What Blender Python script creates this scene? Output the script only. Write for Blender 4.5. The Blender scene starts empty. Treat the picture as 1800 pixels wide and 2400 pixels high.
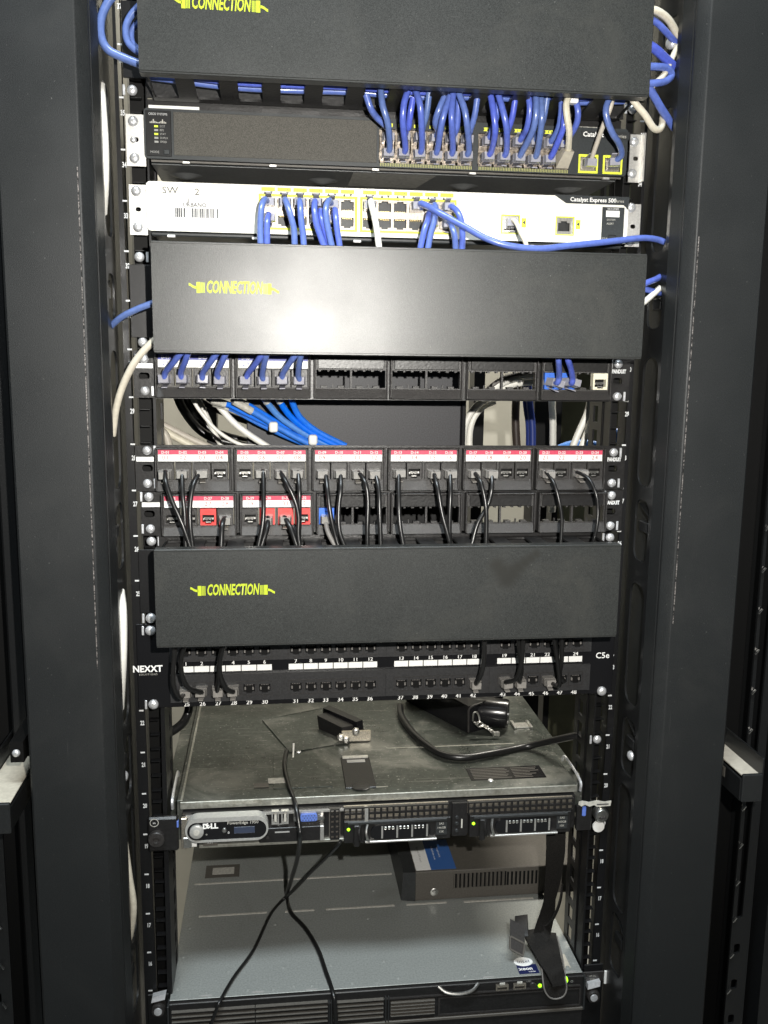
import bpy, bmesh, math, random
from mathutils import Vector, Matrix
random.seed(7)
scene = bpy.context.scene
COL = scene.collection
S = 0.001                       # everything below is measured in millimetres

# ------------------------------------------------------------ camera, world, lamps, exposure
cam = bpy.data.cameras.new('camera')
cam.sensor_fit = 'VERTICAL'; cam.sensor_height = 24.0; cam.lens = 21.5
cam.clip_start = 0.02; cam.clip_end = 60
camo = bpy.data.objects.new('camera', cam); COL.objects.link(camo)
mw = Matrix([[0.992777, 0.007055, -0.11977], [-0.119277, 0.16575, -0.978928], [0.012946, 0.986143, 0.165394]]).to_4x4()
mw.translation = Vector((-111.8, -893.9, 1328.5)) * S
camo.matrix_world = mw
scene.camera = camo

world = bpy.data.worlds.new('World'); scene.world = world; world.use_nodes = True
bgn = world.node_tree.nodes['Background']
bgn.inputs[0].default_value = (0.80, 0.92, 1.0, 1); bgn.inputs[1].default_value = 0.036

fl = bpy.data.lights.new('camera_flash', 'SPOT')        # the flash of the camera that took the picture
fl.energy = 58; fl.color = (1.0, 0.965, 0.90); fl.shadow_soft_size = 0.006
fl.spot_size = math.radians(106); fl.spot_blend = 1.0
flo = bpy.data.objects.new('camera_flash', fl); COL.objects.link(flo)
flo.location = Vector((-40, -894, 1390)) * S
flo.rotation_euler = (Vector((20, 0, 1345)) * S - flo.location).to_track_quat('-Z', 'Y').to_euler()

rl = bpy.data.lights.new('room_lamp', 'AREA')           # fluorescent ceiling fitting of the room
rl.shape = 'RECTANGLE'; rl.size = 1.2; rl.size_y = 0.3; rl.energy = 52; rl.color = (0.86, 0.95, 1.0)
rlo = bpy.data.objects.new('room_lamp', rl); COL.objects.link(rlo)
rlo.location = (-0.2, -0.80, 2.75)
rb = rl.copy(); rb.name = 'room_lamp_behind'; rb.energy = 180; rb.size = 2.6; rb.size_y = .2; rb.color = (1.0, 0.95, 0.85)
rbo = bpy.data.objects.new('room_lamp_behind', rb); COL.objects.link(rbo)
rbo.location = (0.1, 0.74, 2.75)                       # the next fitting of the same row, behind the rack

vs = scene.view_settings
scene.display_settings.display_device = 'sRGB'
vs.view_transform = 'Standard'; vs.look = 'None'; vs.exposure = 0.0; vs.gamma = 1.0
scene.render.engine = 'CYCLES'
scene.cycles.max_bounces = 8; scene.cycles.transmission_bounces = 6
scene.cycles.caustics_reflective = False; scene.cycles.caustics_refractive = False

# ------------------------------------------------------------ materials
def mat(name, col, rough=0.5, metal=0.0, grain=None, bump=None, spec=0.5, trans=0.0, emit=0.0, dirt=None,
        rvar=0.0, coat=0.0, ior=1.45, specks=None):
    m = bpy.data.materials.new(name); m.use_nodes = True
    nt = m.node_tree; b = nt.nodes['Principled BSDF']; N = nt.nodes.new; K = nt.links.new
    b.inputs['Base Color'].default_value = (*col, 1)
    b.inputs['Roughness'].default_value = rough
    b.inputs['Metallic'].default_value = metal
    b.inputs['Specular IOR Level'].default_value = spec
    b.inputs['Transmission Weight'].default_value = trans
    b.inputs['Coat Weight'].default_value = coat
    b.inputs['Coat Roughness'].default_value = 0.12
    b.inputs['IOR'].default_value = ior
    if emit:
        b.inputs['Emission Color'].default_value = (*col, 1); b.inputs['Emission Strength'].default_value = emit
    tc = N('ShaderNodeTexCoord')
    src = None
    if grain:                                   # (scale, amount): fine value variation
        n = N('ShaderNodeTexNoise'); n.inputs['Scale'].default_value = grain[0]; n.inputs['Detail'].default_value = 4
        K(tc.outputs['Object'], n.inputs['Vector'])
        mx = N('ShaderNodeMix'); mx.data_type = 'RGBA'
        a = grain[1]
        mx.inputs['A'].default_value = (*[c * (1 - a) for c in col], 1)
        mx.inputs['B'].default_value = (*[min(1, c * (1 + a)) for c in col], 1)
        cr = N('ShaderNodeMapRange'); cr.inputs['From Min'].default_value = .3; cr.inputs['From Max'].default_value = .7
        K(n.outputs['Fac'], cr.inputs['Value']); K(cr.outputs['Result'], mx.inputs['Factor'])
        src = mx.outputs['Result']
        if rvar:
            mr = N('ShaderNodeMapRange'); mr.inputs['To Min'].default_value = rough - rvar; mr.inputs['To Max'].default_value = rough + rvar
            n2 = N('ShaderNodeTexNoise'); n2.inputs['Scale'].default_value = 14; n2.inputs['Detail'].default_value = 6
            K(tc.outputs['Object'], n2.inputs['Vector']); mr.inputs['From Min'].default_value = .3; mr.inputs['From Max'].default_value = .7
            K(n2.outputs['Fac'], mr.inputs['Value']); K(mr.outputs['Result'], b.inputs['Roughness'])
    if dirt:                                    # (scale, colour, threshold, width, amount)
        n = N('ShaderNodeTexNoise'); n.inputs['Scale'].default_value = dirt[0]; n.inputs['Detail'].default_value = 9
        n.inputs['Roughness'].default_value = .68; n.inputs['Distortion'].default_value = .6
        K(tc.outputs['Object'], n.inputs['Vector'])
        cr = N('ShaderNodeMapRange'); cr.interpolation_type = 'SMOOTHSTEP'
        cr.inputs['From Min'].default_value = dirt[2]; cr.inputs['From Max'].default_value = dirt[2] + dirt[3]
        cr.inputs['To Max'].default_value = dirt[4]
        K(n.outputs['Fac'], cr.inputs['Value'])
        mx = N('ShaderNodeMix'); mx.data_type = 'RGBA'
        if src: K(src, mx.inputs['A'])
        else: mx.inputs['A'].default_value = (*col, 1)
        mx.inputs['B'].default_value = (*dirt[1], 1)
        K(cr.outputs['Result'], mx.inputs['Factor']); src = mx.outputs['Result']
    if specks and src:                          # dust specks and hairline scratches
        for k, (sc, st) in enumerate(((specks[0], (1, 1, 1)), (specks[0] * .05, specks[3]))):
            mp = N('ShaderNodeMapping'); mp.inputs['Scale'].default_value = st; mp.inputs['Rotation'].default_value = (0, .06 * k, .12 * k)
            n = N('ShaderNodeTexNoise'); n.inputs['Scale'].default_value = sc; n.inputs['Detail'].default_value = 5
            K(tc.outputs['Object'], mp.inputs['Vector']); K(mp.outputs['Vector'], n.inputs['Vector'])
            cr = N('ShaderNodeMapRange'); cr.inputs['From Min'].default_value = specks[2]; cr.inputs['From Max'].default_value = specks[2] + .1
            cr.inputs['To Max'].default_value = .8 if k == 0 else specks[4]
            K(n.outputs['Fac'], cr.inputs['Value'])
            mx = N('ShaderNodeMix'); mx.data_type = 'RGBA'; K(cr.outputs['Result'], mx.inputs['Factor']); K(src, mx.inputs['A'])
            mx.inputs['B'].default_value = (*specks[1], 1); src = mx.outputs['Result']
    if src: K(src, b.inputs['Base Color'])
    if bump:
        n = N('ShaderNodeTexNoise'); n.inputs['Scale'].default_value = bump[0]; n.inputs['Detail'].default_value = 3
        K(tc.outputs['Object'], n.inputs['Vector'])
        bp = N('ShaderNodeBump'); bp.inputs['Strength'].default_value = bump[1]; bp.inputs['Distance'].default_value = 0.0006
        K(n.outputs['Fac'], bp.inputs['Height']); K(bp.outputs['Normal'], b.inputs['Normal'])
    return m

M = {}
def dm(k, *a, **kw): M[k] = mat(k, *a, **kw)
dm('powder_black', (.0245, .0258, .0248), .35, grain=(1500, .5), bump=(1600, .14), spec=.56, rvar=.025,
   dirt=(9, (.040, .040, .036), .5, .22, .6), specks=(420, (.13, .13, .12), .69, (1, 1, 30), .22))
dm('frame_black', (.0138, .0150, .0155), .47, grain=(1300, .45), bump=(1300, .18), spec=.33, rvar=.07,
   dirt=(6, (.023, .0235, .023), .5, .25, .7), specks=(360, (.12, .12, .115), .71, (30, 1, 1), .15))
dm('channel_black', (.010, .0105, .011), .33, grain=(500, .2), bump=(300, .06), spec=.5)
dm('rail_black', (.007, .007, .0075), .34, grain=(500, .25), bump=(260, .05), spec=.5)
dm('gloss_black', (.008, .008, .009), .22, spec=.5)
dm('plastic_black', (.012, .0115, .0115), .36, grain=(300, .25), bump=(420, .25), spec=.5)
dm('bezel_black', (.020, .0185, .018), .42, grain=(1200, .6), bump=(1500, .5), spec=.6, dirt=(220, (.05, .046, .042), .5, .25, .5))
dm('jack_black', (.026, .024, .023), .42, grain=(600, .3), bump=(500, .3), spec=.5)
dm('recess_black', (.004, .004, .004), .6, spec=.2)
dm('switch_charcoal', (.030, .034, .036), .42, grain=(700, .15), bump=(800, .08), spec=.4)
dm('switch_mesh', (.076, .073, .064), .65, grain=(1900, .5), bump=(1800, .3), spec=.3)
dm('chassis_dark', (.030, .032, .033), .42, metal=.2, grain=(400, .2), spec=.45)
dm('white_paint', (.80, .79, .72), .38, grain=(200, .03), spec=.5)
dm('label_white', (.80, .80, .78), .5, grain=(300, .04))
dm('label_grey', (.42, .41, .37), .6, grain=(300, .2))
dm('print_white', (.58, .59, .59), .55)
dm('print_dark', (.05, .05, .055), .55)
dm('print_grey', (.30, .30, .29), .55)
dm('print_red', (.26, .035, .03), .6)
dm('print_lime', (.37, .44, .015), .5)
dm('comb_print', (.34, .34, .13), .5)
dm('yellow_print', (.72, .78, .06), .5)
dm('led_green', (.35, 1.0, .02), .4, emit=2.2)
dm('led_dim', (.55, .70, .05), .4, emit=.25)
dm('zinc', (.80, .81, .83), .34, metal=.65, grain=(300, .15), bump=(200, .08))
dm('nickel', (.70, .69, .66), .33, metal=1, grain=(400, .2))
dm('ear_steel', (.66, .65, .62), .42, metal=.85, grain=(500, .12))
dm('gold', (.75, .58, .26), .35, metal=1)
dm('port_steel', (.55, .50, .42), .35, metal=.9, grain=(700, .3))
dm('galvanised', (.044, .050, .043), .36, metal=.35, grain=(200, .3), bump=(60, .05), rvar=.14,
   dirt=(11, (.19, .19, .17), .48, .20, .7), specks=(300, (.30, .295, .27), .62, (1, 24, 1), .45))
dm('galvanised_edge', (.30, .30, .265), .40, metal=.5, grain=(300, .2), dirt=(40, (.12, .11, .085), .5, .2, .6))
dm('server_steel', (.285, .300, .288), .42, metal=.25, grain=(500, .16), bump=(70, .03), rvar=.08,
   dirt=(5, (.19, .195, .175), .5, .25, .7), specks=(300, (.42, .42, .40), .70, (1, 24, 1), .2))
dm('silver_plastic', (.44, .44, .42), .38, metal=.4, grain=(500, .1))
dm('kvm_grey', (.085, .078, .068), .5, grain=(500, .15), bump=(600, .08))
dm('blue_jacket', (.080, .130, .42), .28, grain=(250, .12), bump=(120, .05), spec=.6, coat=.25)
dm('sky_blue_jacket', (.03, .17, .58), .42, grain=(250, .12), spec=.45)
dm('navy_jacket', (.02, .04, .20), .4)
dm('beige_jacket', (.50, .46, .38), .45, grain=(250, .10), bump=(150, .05))
dm('white_jacket', (.72, .71, .66), .42, grain=(250, .06))
dm('black_jacket', (.010, .010, .010), .30, grain=(250, .2), bump=(200, .08), spec=.55)
dm('grey_jacket', (.16, .15, .14), .5, grain=(300, .1))
dm('brown_jacket', (.045, .034, .028), .45)
dm('clear_plastic', (.80, .80, .93), .10, trans=.62, spec=.8, coat=.6, grain=(260, .12))
dm('smoky_plastic', (.62, .59, .55), .14, trans=.62, spec=.8, coat=.5, grain=(260, .15))
dm('port_dark', (.26, .22, .18), .36, metal=.7, grain=(500, .7))
dm('port_pale', (.40, .36, .31), .42, metal=.4, grain=(500, .3))
dm('underside_lit', (.20, .205, .205), .40, metal=.3, grain=(300, .15))
dm('bay_black', (.027, .027, .028), .42, grain=(700, .3), bump=(900, .2), spec=.45)
dm('red_plastic', (.60, .05, .045), .42, grain=(400, .12))
dm('blue_plastic', (.03, .13, .55), .42, grain=(400, .12))
dm('ivory_plastic', (.72, .69, .54), .45)
dm('crimson_print', (.55, .055, .11), .5, grain=(400, .1))
dm('navy_print', (.07, .08, .30), .5)
dm('vga_blue', (.10, .17, .50), .45)
dm('sticker_blue', (.035, .11, .33), .45)
dm('sticker_navy', (.01, .015, .07), .4)
dm('tie_white', (.70, .70, .68), .4)
dm('webbing', (.015, .014, .013), .85, grain=(900, .5), bump=(700, .6), spec=.2)
dm('lcd_blue', (.035, .045, .075), .3)
dm('wall_paint', (.50, .485, .42), .8, grain=(30, .04), bump=(120, .15))
dm('olive_board', (.085, .085, .05), .7, grain=(60, .1))
dm('floor_tile', (.18, .18, .17), .5, grain=(20, .1))
dm('rear_black', (.030, .030, .034), .5, grain=(700, .3), spec=.4)
dm('pale_edge', (.22, .20, .19), .45, metal=.4, grain=(700, .8), dirt=(260, (.02, .02, .02), .46, .1, 1.0))
dm('clear_sheet', (.35, .37, .36), .30, spec=.5)

for k_ in ('blue_jacket', 'sky_blue_jacket', 'beige_jacket', 'black_jacket'):
    nt = M[k_].node_tree; bs = nt.nodes['Principled BSDF']; src_ = bs.inputs['Base Color'].links[0].from_socket
    oi = nt.nodes.new('ShaderNodeObjectInfo'); hs_n = nt.nodes.new('ShaderNodeHueSaturation')
    for sock, lo, hi in (('Value', .82, 1.2), ('Hue', .488, .512), ('Saturation', .88, 1.06)):
        mr = nt.nodes.new('ShaderNodeMapRange'); mr.inputs['To Min'].default_value = lo; mr.inputs['To Max'].default_value = hi
        nt.links.new(oi.outputs['Random'], mr.inputs['Value']); nt.links.new(mr.outputs['Result'], hs_n.inputs[sock])
    nt.links.new(src_, hs_n.inputs['Color']); nt.links.new(hs_n.outputs['Color'], bs.inputs['Base Color'])

# the lowest cover carries a wiped, darker finger smear
def add_smear():
    m = M['powder_black'].copy(); m.name = 'powder_black_smeared'
    nt = m.node_tree; N = nt.nodes.new; K = nt.links.new
    b = nt.nodes['Principled BSDF']
    base = b.inputs['Base Color'].links[0].from_socket
    tc = N('ShaderNodeTexCoord'); mxv = None
    for (x, z, r) in SMEAR:
        d = N('ShaderNodeVectorMath'); d.operation = 'DISTANCE'
        d.inputs[1].default_value = ((x + .65) * S, -70.5 * S, (z - 1065) * S)   # measured from the manager's base
        K(tc.outputs['Object'], d.inputs[0])
        mr = N('ShaderNodeMapRange'); mr.interpolation_type = 'SMOOTHSTEP'
        mr.inputs['From Min'].default_value = r * 1.9 * S; mr.inputs['From Max'].default_value = r * .35 * S
        mr.inputs['To Min'].default_value = 0; mr.inputs['To Max'].default_value = 1
        K(d.outputs['Value'], mr.inputs['Value'])
        if mxv is None: mxv = mr.outputs['Result']
        else:
            q = N('ShaderNodeMath'); q.operation = 'MAXIMUM'; K(mxv, q.inputs[0]); K(mr.outputs['Result'], q.inputs[1]); mxv = q.outputs[0]
    mx = N('ShaderNodeMix'); mx.data_type = 'RGBA'; K(mxv, mx.inputs['Factor']); K(base, mx.inputs['A'])
    mx.inputs['B'].default_value = (.0185, .0185, .0165, 1)
    K(mx.outputs['Result'], b.inputs['Base Color'])
    M['powder_black_smeared'] = m

# ------------------------------------------------------------ mesh builder
ORG = {}
class MB:
    def __init__(s): s.bm = bmesh.new()
    def box(s, x0, x1, y0, y1, z0, z1, bev=0, seg=1):
        if x0 > x1: x0, x1 = x1, x0
        if y0 > y1: y0, y1 = y1, y0
        if z0 > z1: z0, z1 = z1, z0
        v = [s.bm.verts.new((x, y, z)) for x in (x0, x1) for y in (y0, y1) for z in (z0, z1)]
        fs = [s.bm.faces.new([v[i] for i in f]) for f in ((0, 1, 3, 2), (4, 6, 7, 5), (0, 4, 5, 1), (2, 3, 7, 6), (0, 2, 6, 4), (1, 5, 7, 3))]
        if bev:
            es = list({e for f in fs for e in f.edges})
            bmesh.ops.bevel(s.bm, geom=es, offset=bev, segments=seg, affect='EDGES', profile=.5)
        return s
    def hexa(s, pts):            # eight corners: bottom four (ccw) then top four
        v = [s.bm.verts.new(p) for p in pts]
        for f in ((3, 2, 1, 0), (4, 5, 6, 7), (0, 1, 5, 4), (1, 2, 6, 5), (2, 3, 7, 6), (3, 0, 4, 7)):
            s.bm.faces.new([v[i] for i in f])
        return s
    def quad(s, a, b, c, d):
        s.bm.faces.new([s.bm.verts.new(p) for p in (a, b, c, d)]); return s
    def lathe(s, c, prof, axis=(0, -1, 0), n=14):      # prof: (radius, height along axis)
        ax = Vector(axis).normalized(); t = ax.orthogonal().normalized(); u = ax.cross(t); c = Vector(c)
        rings = []
        for r, h in prof:
            if r < 1e-6: rings.append([s.bm.verts.new(c + ax * h)])
            else: rings.append([s.bm.verts.new(c + ax * h + (t * math.cos(2 * math.pi * k / n) + u * math.sin(2 * math.pi * k / n)) * r) for k in range(n)])
        for a, b in zip(rings, rings[1:]):
            for k in range(n):
                k2 = (k + 1) % n
                if len(a) == 1 and len(b) == 1: continue
                if len(b) == 1: s.bm.faces.new((a[k], a[k2], b[0]))
                elif len(a) == 1: s.bm.faces.new((a[0], b[k2], b[k]))
                else: s.bm.faces.new((a[k], a[k2], b[k2], b[k]))
        return s
    def prism(s, pts2, z0, z1):  # polygon in x,y swept along z
        a = [s.bm.verts.new((x, y, z0)) for x, y in pts2]; b = [s.bm.verts.new((x, y, z1)) for x, y in pts2]
        s.bm.faces.new(a); s.bm.faces.new(b[::-1]); n = len(a)
        for i in range(n): s.bm.faces.new((a[i], b[i], b[(i + 1) % n], a[(i + 1) % n]))
        return s
    def plate(s, outer, holes, f, d):    # 2-D outline with holes, f maps (u,v) to space, d is the thickness vector
        es = []
        for loop in [outer] + holes:
            vs = [s.bm.verts.new(f(u, v)) for u, v in loop]
            es += [s.bm.edges.new((vs[i], vs[(i + 1) % len(vs)])) for i in range(len(vs))]
        r = bmesh.ops.triangle_fill(s.bm, use_beauty=True, edges=es)
        fs = [g for g in r['geom'] if isinstance(g, bmesh.types.BMFace)]
        e = bmesh.ops.extrude_face_region(s.bm, geom=fs)
        bmesh.ops.translate(s.bm, vec=Vector(d), verts=[g for g in e['geom'] if isinstance(g, bmesh.types.BMVert)])
        return s
    def tube(s, pts, r, n=8, flat=1.0, sub=6, cap=True):
        P = spline(pts, sub); N = len(P); prev = None; rings = []
        for i, p in enumerate(P):
            t = (P[min(i + 1, N - 1)] - P[max(i - 1, 0)]).normalized()
            if prev is None:
                u = Vector((1, 0, 0)); u = (u - t * u.dot(t))
                if u.length < .2: u = Vector((0, 0, 1)); u = u - t * u.dot(t)
                u.normalize()
            else: u = (prev - t * prev.dot(t)).normalized()
            prev = u; w = t.cross(u)
            rings.append([s.bm.verts.new(p + (u * math.cos(2 * math.pi * k / n) + w * math.sin(2 * math.pi * k / n) * flat) * r) for k in range(n)])
        for a, b in zip(rings, rings[1:]):
            for k in range(n): s.bm.faces.new((a[k], b[k], b[(k + 1) % n], a[(k + 1) % n]))
        if cap: s.bm.faces.new(rings[0]); s.bm.faces.new(rings[-1][::-1])
        return s
    def mesh(s, name, m, org=(0, 0, 0), angle=35):
        bmesh.ops.recalc_face_normals(s.bm, faces=s.bm.faces)
        o = Vector(org)
        for v in s.bm.verts: v.co = (v.co - o) * S
        me = bpy.data.meshes.new(name); s.bm.to_mesh(me); s.bm.free()
        me.materials.append(M[m] if isinstance(m, str) else m)
        me.polygons.foreach_set('use_smooth', [True] * len(me.polygons))
        me.set_sharp_from_angle(angle=math.radians(angle))
        return me
    def ob(s, name, m, parent=None, angle=35, org=None, **props):
        if org is None: org = ORG.get(parent.name, (0, 0, 0)) if parent else (0, 0, 0)
        return put(name, s.mesh(name, m, org, angle), parent, None if parent else org, **props)

def spline(pts, sub):
    p = [Vector(q) for q in pts]
    if len(p) < 3: return p
    out = []
    e = [p[0] * 2 - p[1]] + p + [p[-1] * 2 - p[-2]]
    for i in range(1, len(e) - 2):
        a, b, c, d = e[i - 1], e[i], e[i + 1], e[i + 2]
        for k in range(sub):
            t = k / sub
            out.append(.5 * ((2 * b) + (c - a) * t + (2 * a - 5 * b + 4 * c - d) * t * t + (3 * b - a - 3 * c + d) * t ** 3))
    out.append(p[-1]); return out

def put(name, mesh, parent=None, loc=None, rot=(0, 0, 0), scl=1.0, **props):
    o = bpy.data.objects.new(name, mesh); COL.objects.link(o)
    w = Vector(loc) if loc is not None else Vector(ORG.get(parent.name, (0, 0, 0)) if parent else (0, 0, 0))
    ORG[o.name] = tuple(w)
    if parent:
        o.parent = parent; o.location = (w - Vector(ORG[parent.name])) * S
    else: o.location = w * S
    o.rotation_euler = rot; o.scale = (scl,) * 3 if not isinstance(scl, tuple) else scl
    for k, v in props.items(): o[k] = v
    return o
def thing(name, label, cat, loc=(0, 0, 0), group=None, mesh=None):
    o = put(name, mesh, None, loc); o['label'] = label; o['category'] = cat
    if group: o['group'] = group
    return o

def text(s, size, m, x, z, y, parent, align='CENTER', sx=1.0, bold=0.0, shear=0.0, name='lettering', fn=None, space=1.0, rotz=0.0, width=None):
    cu = bpy.data.curves.new('lettering', 'FONT'); cu.body = s; cu.size = size; cu.align_x = align; cu.align_y = 'CENTER'
    cu.offset = bold; cu.shear = shear; cu.space_character = space; cu.resolution_u = 2
    t = bpy.data.objects.new('lettering', cu); me = bpy.data.meshes.new_from_object(t)
    bpy.data.objects.remove(t); bpy.data.curves.remove(cu)
    org = Vector(ORG.get(parent.name, (0, 0, 0)))
    cr, sr = math.cos(rotz), math.sin(rotz)
    if width:
        us = [v.co.x for v in me.vertices]; sx = width / (max(us) - min(us))
    for v in me.vertices:
        u, w = v.co.x * sx, v.co.y
        u, w = u * cr - w * sr, u * sr + w * cr
        q = Vector(fn(u, w)) if fn else Vector((x + u, y, z + w))
        v.co = (q - org) * S
    me.materials.clear(); me.materials.append(M[m])
    return put(name, me, parent)

def rrect(cx, cy, w, h, r, n=3):
    pts = []
    for sx, sy, a0 in ((1, 1, 0), (-1, 1, 90), (-1, -1, 180), (1, -1, 270)):
        for k in range(n + 1):
            a = math.radians(a0 + 90 * k / n)
            pts.append((cx + sx * (w / 2 - r) + r * math.cos(a), cy + sy * (h / 2 - r) + r * math.sin(a)))
    return pts
def rect(x0, x1, z0, z1): return [(x0, z0), (x1, z0), (x1, z1), (x0, z1)]
def front(y): return lambda u, v: (u, y, v)

# ------------------------------------------------------------ shared small meshes
def screw_mesh():
    b = MB(); b.lathe((0, 0, 0), [(4.6, 0), (4.6, .5), (4.2, 1.7), (3.0, 2.8), (1.4, 3.3), (0, 3.4)], n=16)
    return b.mesh('screw', 'zinc')
def cross_mesh():
    b = MB(); b.box(-1.7, 1.7, -3.42, -2.6, -.36, .36); b.box(-.36, .36, -3.43, -2.6, -1.7, 1.7)
    return b.mesh('cross_recess', 'print_grey')
ME_SCREW = screw_mesh(); ME_CROSS = cross_mesh()
ME_NUT = MB().box(-1.1, 1.1, -1.2, 0, -4.6, 4.6, .3).mesh('cage_nut_tab', 'zinc')
def screw(x, z, y, parent, s=1.0, rot=None, nut=0):
    a = random.uniform(0, 3) if rot is None else rot
    o = put('screw', ME_SCREW, parent, (x, y, z), (0, a, 0), s)
    if not depth(o) >= 2: put('cross_recess', ME_CROSS, o, (x, y, z))
    if nut: put('cage_nut_tab', ME_NUT, parent, (x + nut * 7.2, y, z))
    return o
def depth(o):
    d = 0
    while o.parent: o = o.parent; d += 1
    return d

def rj45(cx, cz, w=11.7, h=8.2, up=True, k=1.0):
    w *= k; h *= k; s = 1 if up else -1
    pts = [(-w / 2, -h / 2 * s), (w / 2, -h / 2 * s), (w / 2, h / 2 * s), (w * .26, h / 2 * s), (w * .26, (h / 2 + 1.5) * s), (-w * .26, (h / 2 + 1.5) * s), (-w * .26, h / 2 * s), (-w / 2, h / 2 * s)]
    return [(cx + x, cz + z) for x, z in pts]

def plug_meshes():
    b = MB()
    b.box(-5.8, 5.8, -9, 9, -4, 4, .5)
    b.hexa([(-4.6, -14, -3.4), (4.6, -14, -3.4), (5.6, -8.8, -3.8), (-5.6, -8.8, -3.8), (-4.6, -14, 3.2), (4.6, -14, 3.2), (5.6, -8.8, 3.8), (-5.6, -8.8, 3.8)])
    b.hexa([(-2.6, -11, 7.2), (2.6, -11, 7.2), (2.9, 7, 4.1), (-2.9, 7, 4.1), (-2.6, -11, 8.2), (2.6, -11, 8.2), (2.9, 7, 5.1), (-2.9, 7, 5.1)])
    clear = b.mesh('plug', 'clear_plastic'); smoky = clear.copy(); smoky.materials[0] = M['smoky_plastic']
    c = MB()
    for k in range(8): c.box(-4.2 + k * 1.1, -3.7 + k * 1.1, 3, 8.6, -3.6, -1.2)
    con = c.mesh('contacts', 'gold')
    return clear, smoky, con
ME_PLUG, ME_SMOKY, ME_CONT = plug_meshes()
def plug(parent, x, y, z, up=True, rot=(0, 0, 0), s=1.0):
    r = (rot[0] + random.uniform(-.05, .05), rot[1] + (0 if up else math.pi) + random.uniform(-.05, .05), rot[2] + random.uniform(-.07, .07))
    y += random.uniform(-1.2, .8)
    o = put('plug', ME_PLUG if z > 1290 else ME_SMOKY, parent, (x, y, z), r, s)
    put('contacts', ME_CONT, o, (x, y, z))
    return o

def cord(name, label, cat, group, pts, r, m, plugs=(), flat=1.0, part='jacket', sub=6):
    """a cable: an Empty at its first point with the jacket and its plugs as parts"""
    org = tuple(pts[0])
    t = thing(name, label, cat, org, group)
    MB().tube(pts, r, 9, flat, sub).ob(part, m, t, angle=60)
    for q in plugs: plug(t, *q[:3], **(q[3] if len(q) > 3 else {}))
    return t
def lone(name, label, cat, group, pts, r, m, flat=1.0, sub=6):
    o = MB().tube(pts, r, 9, flat, sub).ob(name, m, None, 60, org=tuple(pts[0]))
    o['label'] = label; o['category'] = cat
    if group: o['group'] = group
    return o
ONES = 'zero one two three four five six seven eight nine ten eleven twelve thirteen fourteen fifteen sixteen seventeen eighteen nineteen'.split()
def word(n):
    if n < 20: return ONES[n]
    return ('twenty', 'thirty', 'forty')[n // 10 - 2] + ('-' + ONES[n % 10] if n % 10 else '')
ORD = ['first', 'second', 'third', 'fourth', 'fifth', 'sixth', 'seventh', 'eighth', 'ninth', 'tenth', 'eleventh', 'twelfth',
       'thirteenth', 'fourteenth', 'fifteenth', 'sixteenth', 'seventeenth', 'eighteenth', 'nineteenth', 'twentieth']

# ------------------------------------------------------------ setting
def structure(name, b, m):
    o = b.ob(name, m); o['kind'] = 'structure'; return o
structure('wall', MB().box(-3200, 3200, 960, 1060, 0, 3000), 'wall_paint')
structure('floor', MB().box(-3200, 3200, -2600, 960, -60, 0), 'floor_tile')

# ------------------------------------------------------------ the rack cabinet
U = 44.45
rack = thing('rack_cabinet', 'open black equipment rack with numbered mounting rails and slotted side channels between two wide posts', 'rack')
ZL, ZH = 380, 1900
for sgn in (-1, 1):
    x0, x1 = (-250, -221.5) if sgn < 0 else (226, 248)
    hx = -232.0 if sgn < 0 else 233.0
    holes = []
    for u in range(12, 40):
        for dz in (6.35, 22.25, 38.1):
            holes.append(rrect(hx, u * U - dz, 9.6 if sgn < 0 else 9.2, 9.4, 1.6, 2))
    rail = MB().plate(rect(x0, x1, ZL, ZH), holes, front(0), (0, 2.2, 0)).ob('mounting_rail', 'rail_black', rack)
    xi = x1 if sgn < 0 else x0
    # inner return of the rail with a ladder of slots
    sl = [rect(36, 50, z, z + 17) for z in range(ZL + 10, ZH - 30, 25)]
    d = (-2, 0, 0) if sgn < 0 else (2, 0, 0)
    MB().plate(rect(2.2, 62, ZL, ZH), sl, (lambda xx: (lambda u, v: (xx, u, v)))(xi), d).ob('return_flange', 'rail_black', rail)
    xo = x0 if sgn < 0 else x1
    MB().box(xo - (0 if sgn < 0 else 2), xo + (2 if sgn < 0 else 0), 2.4, 30, ZL, ZH).ob('outer_flange', 'rail_black', rail)
    # ribs that show as lit lower lips of the open holes
    lips = MB()
    for u in range(12, 40):
        for dz in (6.35, 22.25, 38.1):
            lips.box(hx - 4.6, hx + 4.6, 2.4, 9, u * U - dz - 5.6, u * U - dz - 4.75)
    MB().box(hx - 8, hx + 8, 20, 22, ZL, ZH).ob('hole_blocker', 'recess_black', rail)  # dark plate added so the holes stay black against the lit background
    lips.ob('hole_lip', 'rail_black', rail, kind='stuff')
    mk = MB(); tx = -244.2 if sgn < 0 else 242.0
    for u in range(13, 40):
        mk.box(tx - 2.1, tx + 2.1, -.25, .05, u * U - .75, u * U + .75)
    mk.ob('unit_mark', 'print_white', rail)
    for u in range(13, 40):
        text(str(u), 6.4, 'print_white', tx + (.6 if sgn < 0 else 1.3), u * U - 13.3, -.2, rail, sx=.62, bold=.22, name='unit_number')

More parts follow.
